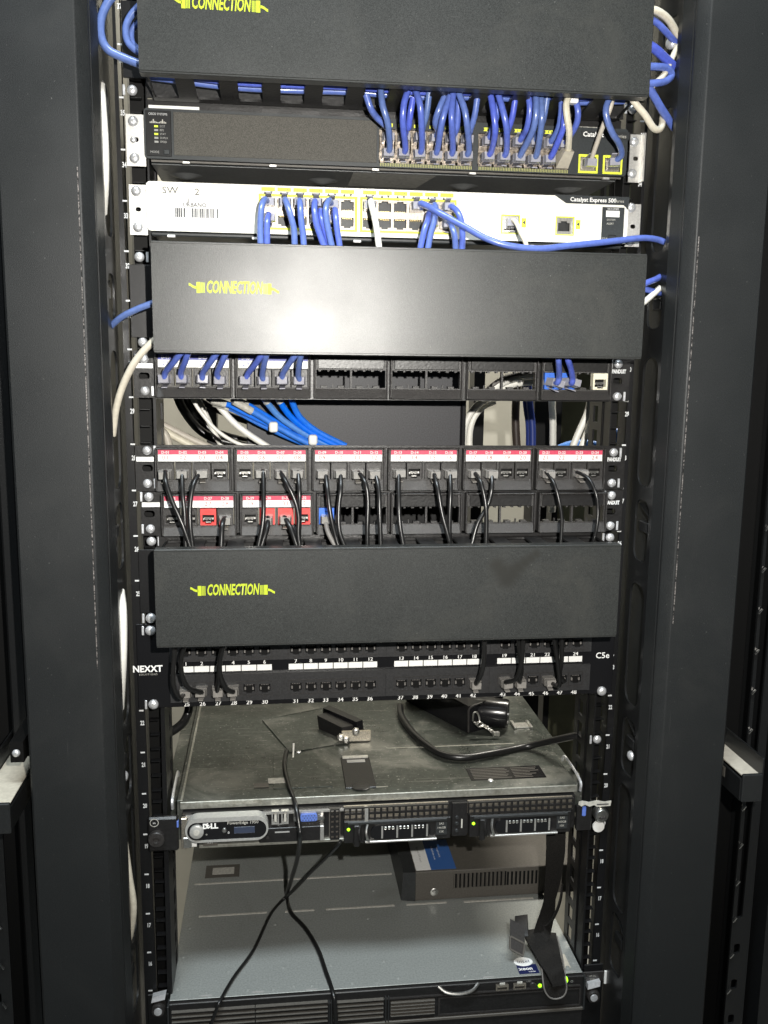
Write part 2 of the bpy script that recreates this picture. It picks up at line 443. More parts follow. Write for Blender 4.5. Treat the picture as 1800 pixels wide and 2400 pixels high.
# outer posts: wide flat front, rounded corner, bevel towards the inside
for sgn in (-1, 1):
    pts = [(333, 60), (333, -78), (331, -80)]
    for k in range(6):
        a = math.radians(45 * k / 5); pts.append((268.6 + 3.2 * math.sin(math.radians(0)) + (-3.2) * math.sin(a), -80 + 3.2 * (1 - math.cos(a))))
    pts += [(259.3, -72.5), (258.2, -70.6), (258.2, -60), (264, -60), (264, 60)]
    pts = [(sgn * x, y) for x, y in pts]
    MB().prism(pts, 300, 2000).ob('front_post', 'frame_black', rack, angle=20)
    wz0, wz1 = (1050, 1480) if sgn < 0 else (1080, 1440)
    MB().hexa([(sgn * 270.0, -80.05, wz0), (sgn * 269.2, -80.15, wz0), (sgn * 268.8, -79.7, wz0), (sgn * 269.6, -79.6, wz0), (sgn * 270.0, -80.05, wz1), (sgn * 269.2, -80.15, wz1), (sgn * 268.8, -79.7, wz1), (sgn * 269.6, -79.6, wz1)]).ob('corner_strip', 'pale_edge', rack)  # thin pale speckled strip along part of the corner
    # side channel with long cable slots and short latch slots
    long_ = [(1432,1561),(1206,1332),(978,1106),(746,887),(1660,1790)]
    short = [(1360,1400),(1130,1192),(901,962),(670,737),(1588,1640)]
    hs = [rrect(-26, (a + b) / 2, 36, b - a, 13, 4) for a, b in long_] + [rrect(-26, (a + b) / 2, 34, b - a, 11, 4) for a, b in short]
    xx = 254.5 * sgn
    ch = MB().plate(rect(-50, 3, 300, 2000), hs, (lambda q: (lambda u, v: (q, u, v)))(xx), (2.0 * sgn, 0, 0)).ob('side_channel', 'channel_black', rack)
    MB().prism([(sgn * 254.5, -50), (sgn * 257.6, -67), (sgn * 259.6, -67), (sgn * 256.5, -50)], 300, 2000).ob('channel_lip', 'frame_black', ch)
    for a, b in short:
        br = MB(); br.box(sgn * 257, sgn * 262, -34, -14, (a + b) / 2 - 2, (a + b) / 2 + 9, 1)
        br.hexa([(sgn * 257, -40, b - 16), (sgn * 257, -37, b - 16), (sgn * 263, -37, b - 16), (sgn * 263, -40, b - 16),
                 (sgn * 257, -12, b - 5), (sgn * 257, -9, b - 5), (sgn * 263, -9, b - 5), (sgn * 263, -12, b - 5)])
        br.ob('latch_bracket', 'channel_black', ch)
    # dark tray behind the channel
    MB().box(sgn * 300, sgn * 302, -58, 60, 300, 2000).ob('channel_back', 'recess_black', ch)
    pc = put('gland_screw', ME_SCREW, ch, (sgn * 259, -26, 921), (0, 0, -sgn * 1.35), 1.15)
sc_top = (251.6,-30.0,1616.9)
put('gland_screw', ME_SCREW, rack, (254, -30, sc_top[2]), (0, 0, -1.0), 1.2)

MB().box(-333, 333, -78, 640, 2001, 2040, 2).ob('shading_roof', 'frame_black', rack)  # out of view, added to keep the rear lamp off the server lids
MB().box(-340, -337, 64, 720, 0, 2000).ob('wall_blocker', 'frame_black', rack)  # added on the left alone to block the lit wall beside the rail
# rear uprights seen through the gaps
for (xa, xb, y) in [(-219.8,-203.2,640),(226.6,245.1,640),(292.5,318.5,500),(345.6,355.7,560)]:
    MB().box(xa, xb, y, y + 40, 0, 1950).ob('rear_upright', 'rail_black', rack)
for (xa, y) in [(-330.1,600)]:
    MB().box(xa - 60, xa, y, y + 40, 0, 1950).ob('rear_upright', 'rail_black', rack)

# neighbouring cabinets at the picture's edges
for sgn, lab in ((-1, 'black neighbouring cabinet with slotted rail and shelf bracket at the left edge'),
                 (1, 'black neighbouring cabinet with open drawer lip at the right edge')):
    t = thing('neighbour_cabinet', lab, 'cabinet', (sgn * 400, 0, 0), 'cabinets beside the rack')
    MB().box(sgn * 356, sgn * 372, 10, 60, 300, 2000, 2).ob('front_post', 'channel_black', t)
    ME_CLIP = MB().hexa([(-1.2, -2, -4), (.2, -2, -4), (.2, 1, -4), (-1.2, 1, -4), (.2 * sgn, -2, 4), (1.6 * sgn, -2, 4), (1.6 * sgn, 1, 4), (.2 * sgn, 1, 4)]).mesh('rail_clip', 'nickel')
    rx = 398 if sgn > 0 else -392
    hs = [rrect(rx, z, 7, 12, 2, 2) for z in range(420, 1900, 44)]
    MB().plate(rect(rx - 8, rx + 14, 300, 2000), hs, front(-20), (0, 3, 0)).ob('mounting_rail', 'channel_black', t)
    for z in range(420, 1900, 44): put('rail_clip', ME_CLIP, t, (rx - sgn * 7, -22, z - 6.5), (0, .5 * sgn, 0), .8)
    MB().box(sgn * 424, sgn * 700, -30, 60, 300, 2000).ob('door', 'channel_black', t)
    MB().box(sgn * 340, sgn * 700, 62, 66, 300, 2000).ob('back_panel', 'recess_black', t)
    if sgn > 0:
        xa, xb, za, zb = 346.1, 367.1, 928.1, 899.2
    else:
        xa, xb, za, zb = -347.8, -347.8 - 30, 931.5, 902.4
    xl, xh = min(xa, xb), max(xa, xb)
    MB().box(xl, xh, -95, -91, zb, za, .8).ob('drawer_front', 'frame_black', t)
    MB().box(xa - .5, xa + 2 * sgn, -91, 55, zb, za - 6, .4).ob('drawer_side', 'channel_black', t)
    MB().box(xl + 1, xh - 1, -90.5, 55, za - 3, za - 2).ob('drawer_tray', 'beige_jacket', t)
    MB().box(xb - 1.4, xb + .2, -95, 58, za - 10, za + 17, .5).ob('drawer_rail', 'channel_black', t)
    if sgn > 0: MB().box(xa - .9, xa, -60, -44, zb + 10, za - 8, .3).ob('drawer_catch', 'kvm_grey', t)
    else: screw(-349.4, 964.0, -60, t, .8); MB().box(-349.4 - 6, -349.4 + 6, -58, 60, 964.0 - 10, 964.0 + 10).ob('drawer_hinge', 'recess_black', t)

# ------------------------------------------------------------ cable managers
SMEAR = [(96.7,1137.7,6),(102.2,1131.5,7),(106.6,1125.2,7.5),(111.3,1130.5,7),(117.3,1135.4,5.5),(123.3,1140.2,4.5),(129.0,1144.3,4),(133.8,1148.3,3.5)]
add_smear()
def emblem(b, x, z, y, s):
    """a cable plug with ribbed neck and wavy tail beside the lettering; s = 1 left of it, -1 right of it"""
    q = lambda a, w, z0, z1: b.box(x - s * a, x - s * (a + w), y, y + .15, z0, z1)
    for k in range(3): q(.2 + k * 1.15, .75, z - 4.4, z + 4.4)
    q(3.7, 3.4, z - 4.6, z + 4.6)
    tail = [(6.7, 0), (8.6, .1), (10.4, .9), (12.2, 2.2), (13.6, 2.7)]
    for (a, c), (d, e) in zip(tail, tail[1:]):
        z1, z2, w = z + c * s, z + e * s, 1.1
        b.hexa([(x - s * a, y, z1 - w), (x - s * a, y + .15, z1 - w), (x - s * d, y + .15, z2 - w), (x - s * d, y, z2 - w),
                (x - s * a, y, z1 + w), (x - s * a, y + .15, z1 + w), (x - s * d, y + .15, z2 + w), (x - s * d, y, z2 + w)])
def manager(label, x0, x1, z0, z1, lx, lz, lw, mt='powder_black', tilt=0.0):
    t = thing('cable_manager', label, 'cable manager', ((x0 + x1) / 2, 0, z0), 'black cable managers across the rack')
    b = MB()
    c = MB(); c.box(x0, x1, -71, -69.2, z0 + 2, z1 - 2)
    c.box(x0, x1, -70.6, -58, z1 - 2.2, z1, .5); c.box(x0, x1, -70.6, -58, z0, z0 + 2.2, .5)
    c.ob('cover', mt, t)
    zt, zb = z1 - 6, z0 + 5
    d = MB(); d.box(-222, 222, -3, -1, z0 - 2, z1 + 2)
    d.ob('back_plate', 'plastic_black', t)
    if tilt: MB().box(-222, 222, 2.2, 4, z0 - 12, z0 - 2.2).ob('gap_blocker', 'plastic_black', t)  # added strip that hides the lit wall above the dark switch
    hx = [-203 + 36.9 * k for k in range(12)]
    for nm, zz in (('top_comb', zt), ('bottom_comb', zb)):
        hs = [rrect(x, -36, 21, 52, 2, 2) for x in hx]
        MB().plate(rect(x0 + 4, x1 - 4, -67, -3.2), hs, (lambda q, g: (lambda u, v: (u, v, q - g * (v + 67) / 64)))(zz, tilt if nm == 'bottom_comb' else 0), (0, 0, 2)).ob(nm, 'plastic_black', t)
    if lx is not None:
        text('CONNECTION', 14.2, 'print_lime', lx, lz, -71.2, t, width=lw - 3, bold=.42, shear=.2)
        half = lw / 2 - .6
        for sg in (1, -1):
            e = MB(); emblem(e, lx - sg * half, lz - .2, -71.25, sg); e.ob('plug_emblem', 'print_lime', t)
    # mounting ears
    for s in (-1, 1): MB().box(s * 222, s * 242, -2.4, -.2, z0 + 14, z1 - 14, .4).ob('mounting_ear', 'rail_black', t)
    return t
c1 = manager('black cable manager at the top, cover cut off by the picture top', -219, 219, 1558, 1650, -151.6, 1613.5, 51, tilt=9.5)
c2 = manager('black cable manager with bright flash glare below the white switch', -213.5, 226, 1330.5, 1424.5, -144.0, 1386.5, 51)
c3 = manager('black cable manager with finger smear above the numbered 48 port panel', -218.3, 217, 1065, 1156.5, -148.9, 1118.3, 50, 'powder_black_smeared')

# ------------------------------------------------------------ dark grey switch
def ear(parent, x0, x1, z0, z1, holes, y=-2.2):
    hs = [rrect((x0 + x1) / 2 + 0, z, 5, 4, 1.9, 4) for z in holes]
    return MB().plate(rect(x0, x1, z0, z1), hs, front(y), (0, 1.8, 0)).ob('mounting_ear', 'ear_steel', parent)
swa = thing('network_switch', 'dark grey network switch with mesh front and rows of plugged blue cords', 'network switch', (0, 0, 1502), 'network switches in the rack')
Z0, Z1 = 1503.5, 1546.5
MB().box(-221, 221, 4, 330, Z0 - 2.5, Z1 - 1, .8).ob('chassis', 'chassis_dark', swa)
MB().box(-220, 220, 4.6, 329, Z0 - 3.0, Z0 - 2.4, .2).ob('bottom_plate', 'underside_lit', swa)  # added plate, paler than the chassis in place of light on the underside
ports_a = []
for bx in (-12.2, 81.2):
    for k in range(6):
        for r in (0, 1): ports_a.append((bx + 7.6 + k * 14.65, 1514.2 + r * 14.5, r))
upl_a = [(188.3, 1513.4), (212.4, 1513.4)]
fp_holes = [rect(bx, bx + 88.2, 1507.6, 1537.4) for bx in (-12.2, 81.2)] + [rect(x - 8.2, x + 8.2, 1506.8, 1520) for x, z in upl_a]
MB().plate(rrect(1, (Z0 + Z1) / 2, 451, Z1 - Z0, 3, 3), fp_holes, front(-6), (0, 9.6, 0)).ob('faceplate', 'switch_charcoal', swa)
MB().box(-198.5, -14.5, -6.6, -5.8, Z0 + 3.5, Z1 - 2.5, .3).ob('mesh_panel', 'switch_mesh', swa)
led = MB().box(-222.8, -200.5, -6.9, -5.8, Z0 + 2, Z1 - 2, .4).ob('status_panel', 'channel_black', swa)
text('CISCO SYSTEMS', 2.6, 'print_white', -212, Z1 - 5.2, -7, led, sx=.9)
bars = MB()
for k, h in enumerate((1.2, 1.8, 3.4, 1.8, 1.2, .9, 1.2, 1.8, 3.4, 1.8, 1.2)): bars.box(-219.2 + k * 1.35, -218.3 + k * 1.35, -7.1, -6.9, Z1 - 13, Z1 - 13 + h)
bars.ob('logo_bars', 'label_grey', led)
for k, (nm, on) in enumerate((('SYST', 1), ('RPS', 0), ('STAT', 1), ('DUPLX', 0), ('SPEED', 0))):
    z = Z1 - 15.6 - k * 3.3
    MB().box(-215.4, -212, -7.3, -6.9, z - .8, z + .8).ob('status_light', 'led_dim' if on else 'print_grey', led)
    text(nm, 2.5, 'print_grey', -210.6, z, -7.1, led, 'LEFT', sx=.9)
text('MODE', 2.8, 'print_grey', -219.5, Z0 + 5.4, -7.1, led, 'LEFT')
MB().box(-207.6, -202.2, -7.9, -6.8, Z0 + 3.4, Z0 + 8, .6).ob('mode_button', 'switch_charcoal', led)
hs_ = []
for bi, bx in enumerate((-12.2, 81.2)):
    hs = [rj45(x, z, 11.4, 7.6, r == 1, 1) for x, z, r in ports_a[bi * 12:bi * 12 + 12]]
    h = MB().plate(rect(bx + .2, bx + 88, 1507.8, 1537.2), hs, front(-3), (0, 1.2, 0)).ob('port_block', 'port_dark', swa)
    MB().box(bx, bx + 88.2, 12, 14, 1507, 1538).ob('port_recess', 'recess_black', h)
    cm = MB()
    for x, z, r in ports_a[bi * 12:bi * 12 + 12]:
        for q in range(4): cm.box(x - 4 + q * 2.4, x - 3 + q * 2.4, -1.5, 9, z - 3.5 if r else z + 2.9, z - 2.9 if r else z + 3.5)
        cm.box(x - 8.2, x - 6.4, -4.4, -3, 1508, 1510.5); cm.box(x - 7.9, x - 6.8, -4, -3, 1517, 1532)
    cm.ob('port_springs', 'gold', h)
    st = MB()
    for k in range(56): st.box(bx + 1 + k * 1.56, bx + 1.75 + k * 1.56, -6.4, -5.9, 1504.3, 1507.2)
    st.ob('vent_comb', 'comb_print', swa)
    yt = MB()
    for k in range(6): yt.box(bx + 2.8 + k * 14.7 + (2 if bi else 0), bx + 12.4 + k * 14.7, -6.35, -5.9, 1539.2, 1542.2)
    yt.ob('port_tab', 'yellow_print', swa)
    pn = MB()
    for k in range(6):
        for q in range(3): pn.box(bx + 4.6 + k * 14.7 + q * 3, bx + 5.4 + k * 14.7 + q * 3, -6.5, -6.3, 1539.8, 1541.6)
    pn.ob('port_print', 'print_dark', swa)
for x, z in upl_a:
    f = MB().plate(rect(x - 9.6, x + 9.6, 1505, 1522), [rect(x - 7.9, x + 7.9, 1507, 1519.8)], front(-6.9), (0, 1.2, 0)).ob('uplink_frame', 'yellow_print', swa)
    MB().plate(rect(x - 8, x + 8, 1506.9, 1519.9), [rj45(x, z, 11.2, 7.4)], front(-3), (0, 1, 0)).ob('uplink_jack', 'port_steel', f)
    MB().box(x - 8, x + 8, 8, 9, 1506, 1521).ob('port_recess', 'recess_black', f)
text('Catalyst', 6.2, 'label_white', 182.0, 1540.2, -6.3, swa, 'LEFT', bold=.12)
text('Series', 4.6, 'label_grey', 213.8, 1539.6, -6.3, swa, 'LEFT')
MB().box(180, 228, -6.25, -5.95, 1536.6, 1543.6, .05).ob('name_band', 'chassis_dark', swa)
tag = MB().box(181, 204, 2, 4.5, 1545.2, 1549).ob('barcode_tag', 'label_grey', swa)
tb = MB()
for k in range(16): tb.box(182 + k * 1.35, 182.3 + k * 1.35 + random.random() * .6, 1.7, 2.1, 1545.8, 1548.6)
tb.ob('barcode', 'print_dark', tag)
MB().box(-221, -176, 2, 6, 1547, 1551).ob('top_label', 'label_white', swa)
MB().box(-219, 222, -5, -3.2, Z0 - 2.6, Z0 - .9).ob('lower_lip', 'kvm_grey', swa)
for q in [-188.0,-109.9,-15.3,76.6,207.0]:
    MB().box(q - 3.4, q + 3.4, -6.5, -2, Z0 - 3.6, Z0 - 1.2, .4).ob('lip_clip', 'ear_steel', swa)
for (x, y) in [(-193.2,53.8),(-61.7,55.0),(80.1,57.5),(188.8,55.5)]:
    MB().lathe((x, max(12, y), 1500.6), [(16, 0), (12, .8), (7, 2.6), (3, 3.6), (0, 3.8)], (0, 0, -1), 20).ob('underside_dimple', 'underside_lit', swa)

lx0, lx1 = -34.9, 44.7
MB().quad((lx0, 6, 1500.2), (lx1, 6, 1500.2), (lx1 - 10, 75, 1500.2), (lx0, 75, 1500.2)).ob('underside_label', 'label_grey', swa)
e1 = ear(swa, -241, -224, 1497, 1541.5, [1519.9])
e2 = ear(swa, 230.5, 243, 1499, 1543, [1521])
MB().box(241.5, 243, -10, -.6, 1499, 1543).ob('ear_fold', 'ear_steel', e2)
for q in [(-234.4,-2.0,1535.2),(-233.9,-2.0,1503.8),(234.3,-2.0,1536.0),(233.9,-2.0,1507.1)]: screw(q[0], q[2], -2.4, swa, 1.0)
for q in [(-234.6,-2.0,1519.5)]: put('rivet', ME_SCREW, swa, (q[0], -2.3, q[2]), (0, 0, 0), .62)

# ------------------------------------------------------------ white switch
swb = thing('network_switch', 'white network switch marked SW 2 with yellow framed port rows', 'network switch', (0, 0, 1440), 'network switches in the rack')
Z0, Z1 = 1440.5, 1483.5
MB().box(-219, 222, 4, 320, Z0 - 4, Z1 - 1, .8).ob('chassis', 'chassis_dark', swb)
ports_b = []
for bx in (-114.2, -20.6):
    for k in range(6):
        for r in (0, 1): ports_b.append((bx + k * 14.6, 1453.6 + r * 14.2, r))
upl_b = [(114.2, 1455.6), (167.6, 1455.9)]
blocks = [(-121.4, -33.9), (-27.8, 59.7)]
fh = [rect(a, b, 1446, 1474.4) for a, b in blocks] + [rect(x - 8.4, x + 8.4, 1447.6, 1463.6) for x, z in upl_b]
MB().plate(rrect(3, (Z0 + Z1) / 2, 454, Z1 - Z0, 3.5, 4), fh, front(-8), (0, 11.5, 0)).ob('faceplate', 'white_paint', swb)
MB().box(-221, 226, -6, 3.5, Z0 - 4.2, Z0 - .6, 1).ob('lower_trim', 'switch_charcoal', swb)
for bi, (a, b) in enumerate(blocks):
    pr = ports_b[bi * 12:bi * 12 + 12]
    fr = MB().plate(rect(a - 1.8, b + 1.8, 1444.4, 1476), [rect(a + .3, b - .3, 1446.3, 1474.1)], front(-8.4), (0, .8, 0)).ob('port_frame', 'yellow_print', swb)
    hs = [rj45(x, z, 12, 8, r == 1) for x, z, r in pr]
    MB().plate(rect(a, b, 1446, 1474.4), hs, front(-4.5), (0, 1.2, 0)).ob('port_block', 'port_pale', fr)
    MB().box(a, b, 9, 11, 1445, 1475).ob('port_recess', 'recess_black', fr)
    cm = MB()
    for x, z, r in pr:
        for q in range(6): cm.box(x - 4.2 + q * 1.6, x - 3.6 + q * 1.6, -2.5, 8, z - 3.7 if r else z + 3.1, z - 3.1 if r else z + 3.7)
    cm.ob('port_springs', 'gold', fr)
    ya = MB(); tr = MB(); dg = MB()
    for k in range(6):
        x = a + 7.2 + k * 14.6
        ya.box(x - 6.4, x + 6.0, -8.35, -7.95, 1478.4, 1481.8)
        for s, q in ((-1, x - 3.2), (1, x + 2.8)):
            z = 1476.9
            tr.hexa([(q - 1.3, -8.6, z - s * -1 * 0 - 1.2 if s < 0 else z + 1.2), (q + 1.3, -8.6, z - 1.2 if s < 0 else z + 1.2), (q + 1.3, -8.2, z - 1.2 if s < 0 else z + 1.2), (q - 1.3, -8.2, z - 1.2 if s < 0 else z + 1.2),
                     (q - .1, -8.6, z + 1.3 if s < 0 else z - 1.3), (q + .1, -8.6, z + 1.3 if s < 0 else z - 1.3), (q + .1, -8.2, z + 1.3 if s < 0 else z - 1.3), (q - .1, -8.2, z + 1.3 if s < 0 else z - 1.3)])
    ya.ob('port_tab', 'yellow_print', swb); tr.ob('port_arrow', 'print_dark', swb)
    for k in range(12):
        text(str(bi * 12 + k + 1), 2.7, 'print_dark', a + 4 + (k // 2) * 14.6 + (k % 2) * 6, 1480.1, -8.45, swb, name='port_number')
for x, z in upl_b:
    f = MB().plate(rect(x - 9.2, x + 9.2, 1447, 1464.4), [rect(x - 8.2, x + 8.2, 1447.9, 1463.4)], front(-8.4), (0, .8, 0)).ob('uplink_frame', 'yellow_print', swb)
    MB().plate(rect(x - 8.3, x + 8.3, 1447.7, 1463.5), [rj45(x, z - .8, 11.6, 7.8)], front(-5), (0, 1, 0)).ob('uplink_jack', 'nickel', f)
    MB().box(x - 8, x + 8, 7, 8, 1446, 1465).ob('port_recess', 'recess_black', f)
    MB().box(x + 10.8, x + 15.2, -8.35, -7.95, 1453.2, 1461.6).ob('uplink_tab', 'yellow_print', swb)
    MB().hexa([(x + 11.6, -8.6, 1457.6), (x + 11.6, -8.3, 1457.6), (x + 14.2, -8.3, 1455.8), (x + 14.2, -8.6, 1455.8), (x + 11.6, -8.6, 1457.8), (x + 11.6, -8.3, 1457.8), (x + 14.2, -8.3, 1459.6), (x + 14.2, -8.6, 1459.6)]).ob('uplink_arrow', 'print_dark', swb)
text('SW', 8.4, 'print_dark', -210, 1475.9, -8.2, swb, 'LEFT', sx=1.15)
text('2', 8.2, 'print_dark', -181, 1475.2, -8.2, swb, 'LEFT', sx=1.15)
pl = MB().box(-206, -152, -8.4, -7.9, 1448.5, 1470.5).ob('asset_label', 'label_white', swb)
text('URBANO', 4.9, 'print_dark', -181, 1463.8, -8.6, pl, bold=.1, sx=1.05)
lf = MB(); lf.hexa([(-188, -8.7, 1465.5), (-186, -8.7, 1465.5), (-186, -8.5, 1465.5), (-188, -8.5, 1465.5), (-186.2, -8.7, 1470.3), (-185.4, -8.7, 1470.3), (-185.4, -8.5, 1470.3), (-186.2, -8.5, 1470.3)])
lf.ob('leaf_emblem', 'print_grey', pl)
bc = MB(); x = -200.5
while x < -160:
    w = random.choice((.35, .35, .6, .9, 1.3)); bc.box(x, x + w, -8.7, -8.45, 1452.8, 1461); x += w + random.choice((.4, .5, .8))
bc.ob('barcode', 'print_dark', pl)
text('2412 9003 3159', 2.4, 'print_grey', -180, 1450.9, -8.6, pl)
hd = MB(); hd.plate([(155.5, 1484.2), (168, 1476.6), (225, 1476.6), (229.4, 1472.5), (230.4, 1484.2)], [], front(-8.9), (0, .9, 0)).ob('name_header', 'switch_charcoal', swb)
text('Catalyst Express 500', 5.4, 'label_white', 171.5, 1480.2, -9, swb, 'LEFT', bold=.13)
text('Series', 4.0, 'label_grey', 215.3, 1480.0, -9, swb, 'LEFT')
sp = MB().box(204, 226, -8.9, -7.9, 1441.2, 1474.4, .3).ob('status_panel', 'switch_charcoal', swb)
MB().box(226.4, 227.5, -8.9, -8.1, 1441, 1475.5).ob('panel_edge', 'label_white', swb)
MB().box(207.6, 221, -9.2, -8.8, 1465.2, 1471).ob('logo_plate', 'label_white', sp)
text('CISCO SYSTEMS', 2.0, 'label_white', 214.4, 1472.6, -9.1, sp, sx=.8)
text('SYSTEM', 2.5, 'label_grey', 208.6, 1462.5, -9.1, sp, 'LEFT'); text('ALERT', 2.5, 'label_grey', 208.6, 1458.9, -9.1, sp, 'LEFT')
text('SETUP', 2.5, 'label_grey', 200.4 + 4.0, 1445, -9.1, sp, 'LEFT', sx=.8)
MB().box(210.4, 218.6, -9.8, -8.8, 1443.4, 1448.6, 1).ob('setup_button', 'chassis_dark', sp)
ear(swb, -240, -224.2, 1437, 1481, [1459.5]); e = ear(swb, 230.6, 245, 1439, 1479, [1458])
for q in [(-233.5,-2.0,1475.3),(-232.8,-2.0,1443.7),(234.8,-2.0,1475.5),(235.5,-2.0,1443.9)]: screw(q[0], q[2], -2.4, swb, 1.0)
for q in [-202.8,-126.1,-31.9,135.3]: MB().box(q - 3.5, q + 3.5, -7, -4, 1435.2, 1437.4, .3).ob('lip_clip', 'label_white', swb)

# ------------------------------------------------------------ modular patch panels
def jack_mesh(m, name):
    b = MB(); b.plate(rect(-7.4, 7.4, -8, 8), [rj45(0, -1.6, 11.4, 7.4, False)], front(-9), (0, 8, 0))
    b.box(-2.8, 2.8, -9.6, -9, 5.2, 6.6)
    return b.mesh(name, m)
ME_JACK = {k: jack_mesh(k, 'jack') for k in ('jack_black', 'red_plastic', 'blue_plastic', 'ivory_plastic')}
def jack_inner():
    b = MB(); b.box(-5.4, 5.4, -3, -2, -6.5, 2.4); return b.mesh('jack_recess', 'recess_black')
ME_JREC = jack_inner()
b = MB(); b.box(-4.9, -4.0, -7.2, -5, -3.0, -1.4); b.box(3.8, 5.0, -7.2, -5, -2.6, -.8); b.box(-2.3, 2.3, -7.6, -5.6, -5.5, -4.7)
for k in range(7): b.box(-3.9 + k * 1.15, -3.5 + k * 1.15, -6.6, -4.2, -2.6 - (k % 3) * .5, -.6)
ME_JCON = b.mesh('jack_contacts', 'nickel')
def jack(parent, x, z, m='jack_black', filled=False):
    o = put('jack', ME_JACK[m], parent, (x, -2.0, z))
    put('jack_recess', ME_JREC, o, (x, -2.0, z))
    if not filled: put('jack_contacts', ME_JCON, o, (x, -2.0, z))
    return o
OFF = (-25.6, -9.4, 8.6, 24.8)
def bezel(parent, xc, w, z0, z1, zl, zw, label=None):
    """one snap-in faceplate: a frame with two windows and a label holder"""
    zla, zlb = zl; zwa, zwb = zw
    hs = [rect(xc - w / 2 + 2.4, xc - 1.0, zwa, zwb), rect(xc + 1.0, xc + w / 2 - 2.4, zwa, zwb)]
    b = MB()
    b.plate(rect(xc - w / 2 + 1.2, xc + w / 2 - 1.2, z0 + 1, z1 - 1), hs, front(-9), (0, 5, 0))
    for s in (-1, 1): b.box(xc + s * (w / 2 - 1.6), xc + s * w / 2, -13, 0, z0, z1, .5)
    b.box(xc - w / 2 + 1.7, xc + w / 2 - 1.7, -13, -4, z1 - 1.7, z1, .5)
    b.hexa([(xc - w / 2 + 1.7, -13, z0), (xc + w / 2 - 1.7, -13, z0), (xc + w / 2 - 1.7, -3, z0), (xc - w / 2 + 1.7, -3, z0),
            (xc - w / 2 + 1.7, -9.4, zwa - 1), (xc + w / 2 - 1.7, -9.4, zwa - 1), (xc + w / 2 - 1.7, -3, zwa - 1), (xc - w / 2 + 1.7, -3, zwa - 1)])
    if label is None:
        for k in range(4):
            b.box(xc + OFF[k] - 3.4, xc + OFF[k] + 2.6, -8.8, -2, zwa - .1, zwa + 2.0)
            b.box(xc + OFF[k] - 5.6, xc + OFF[k] - 3.0, -8.6, -3, zwb - 1.4, zwb + .1); b.box(xc + OFF[k] + 3.0, xc + OFF[k] + 5.0, -8.6, -3, zwb - 1.4, zwb + .1)
        for q in (-17.4, 16.6): b.box(xc + q - .5, xc + q + .5, -7, -4.5, zwa, zwa + 3.6)
    f = b.ob('faceplate', 'bezel_black', parent)
    if label is None:
        MB().box(xc - w / 2 + 4, xc + w / 2 - 4, -10.6, -9.1, zla, zlb, .4).ob('label_holder', 'plastic_black', f)
    return f
def strip(parent, xc, w, za, zb, band, nums, small, red):
    s = MB().box(xc - w / 2 + 3, xc + w / 2 - 3, -10.2, -9.1, za, zb).ob('label_strip', 'label_white', parent)
    h = (zb - za) * .40
    MB().box(xc - w / 2 + 3, xc + w / 2 - 3, -10.45, -10.1, zb - h, zb).ob('label_band', band, s)
    for k, n in enumerate(nums):
        if small[k]: text(small[k], 3.7, 'print_white', xc + OFF[k], zb - h / 2 - .2, -10.6, s, bold=.12)
        if n: text(n, 5.8, red, xc + OFF[k], za + (zb - za - h) / 2 + .1, -10.35, s, sx=1.0, space=1.25)
    return s
def panel(label, xcs, w, z0, z1, zl, zw, flange, scr_l, scr_r, logo, wl):
    t = thing('patch_bay', label, 'patch panel', (0, 0, z0), 'modular patch panels with six snap-in faceplates')
    xa, xb = flange
    hs = [rect(x - w / 2 + 2, x + w / 2 - 2, z0 + 2, z1 - 2) for x in xcs]
    outer = rect(xcs[0] - w / 2 - 2, xcs[-1] + w / 2 + 2, z0 - 1.5, z1 + 1.5)
    b = MB(); b.plate(outer, hs, front(-3), (0, 2.4, 0)); b.ob('frame', 'plastic_black', t)
    fl_ = []
    for (p0, p1, hz) in ((xa, xcs[0] - w / 2 - 1.6, scr_l), (xcs[-1] + w / 2 + 1.6, xb, scr_r)):
        xm = hz[0][0]
        zz = (hz[0][1] + hz[1][1]) / 2
        f = MB().plate(rect(p0, p1, z0 - 1, z1 + 1), [rrect(xm, zz - 1, 10, 6.4, 2.6, 3)], front(-2.6), (0, 2, 0)).ob('flange', 'plastic_black', t)
        for (sx_, sz_) in hz: screw(sx_, sz_, -2.7, t, .95, nut=random.choice((-1, 1)))
        fl_.append(f)
    MB().box(xa + 1, xa + 18, -3.0, -2.5, wl - 2.2, wl + 2.2).ob('blank_tag', 'label_white', fl_[0])
    text('PANDUIT', 5.2, 'print_white', max(logo[0], 231.5), logo[1], -2.9, fl_[1], bold=.3, width=14.5)
    return t
# upper panel
X1 = [-184.9, -111.0, -37.0, 36.0, 111.0, 185.2]
SCU = ([(-231.3,1324.9),(-231.0,1295.2)],[(230.6,1325.8),(231.1,1293.7)])
pp1 = panel('upper modular patch panel with blue labels, clear plugs and empty middle bays', X1, 71, 1289.8, 1331.4, (1318, 1328.6), (1300, 1316.6), (-241, 243), SCU[0], SCU[1], (231.0,1318.2), 1318.6)
for k, x in enumerate(X1):
    lab = k < 2
    f = bezel(pp1, x, 71, 1290, 1331.2, (1318, 1329), (1300, 1316.8), lab or None)
    if k == 0: strip(f, x, 71, 1317.6, 1329.2, 'navy_print', ('25', '', '27', ''), ('D-01', '', 'D-03', ''), 'navy_print')
    if k == 1: strip(f, x, 71, 1317.6, 1329.2, 'navy_print', ('29', '', '', ''), ('D-05', '', '', ''), 'navy_print')
    if lab:
        for o in OFF: jack(pp1, x + o, 1308.4, filled=True)
for px, m in ((160.7, 'blue_plastic'), (176.3, 'blue_plastic'), (209.9, 'ivory_plastic')):
    jack(pp1, px, 1308.4, m, filled=(m == 'blue_plastic'))
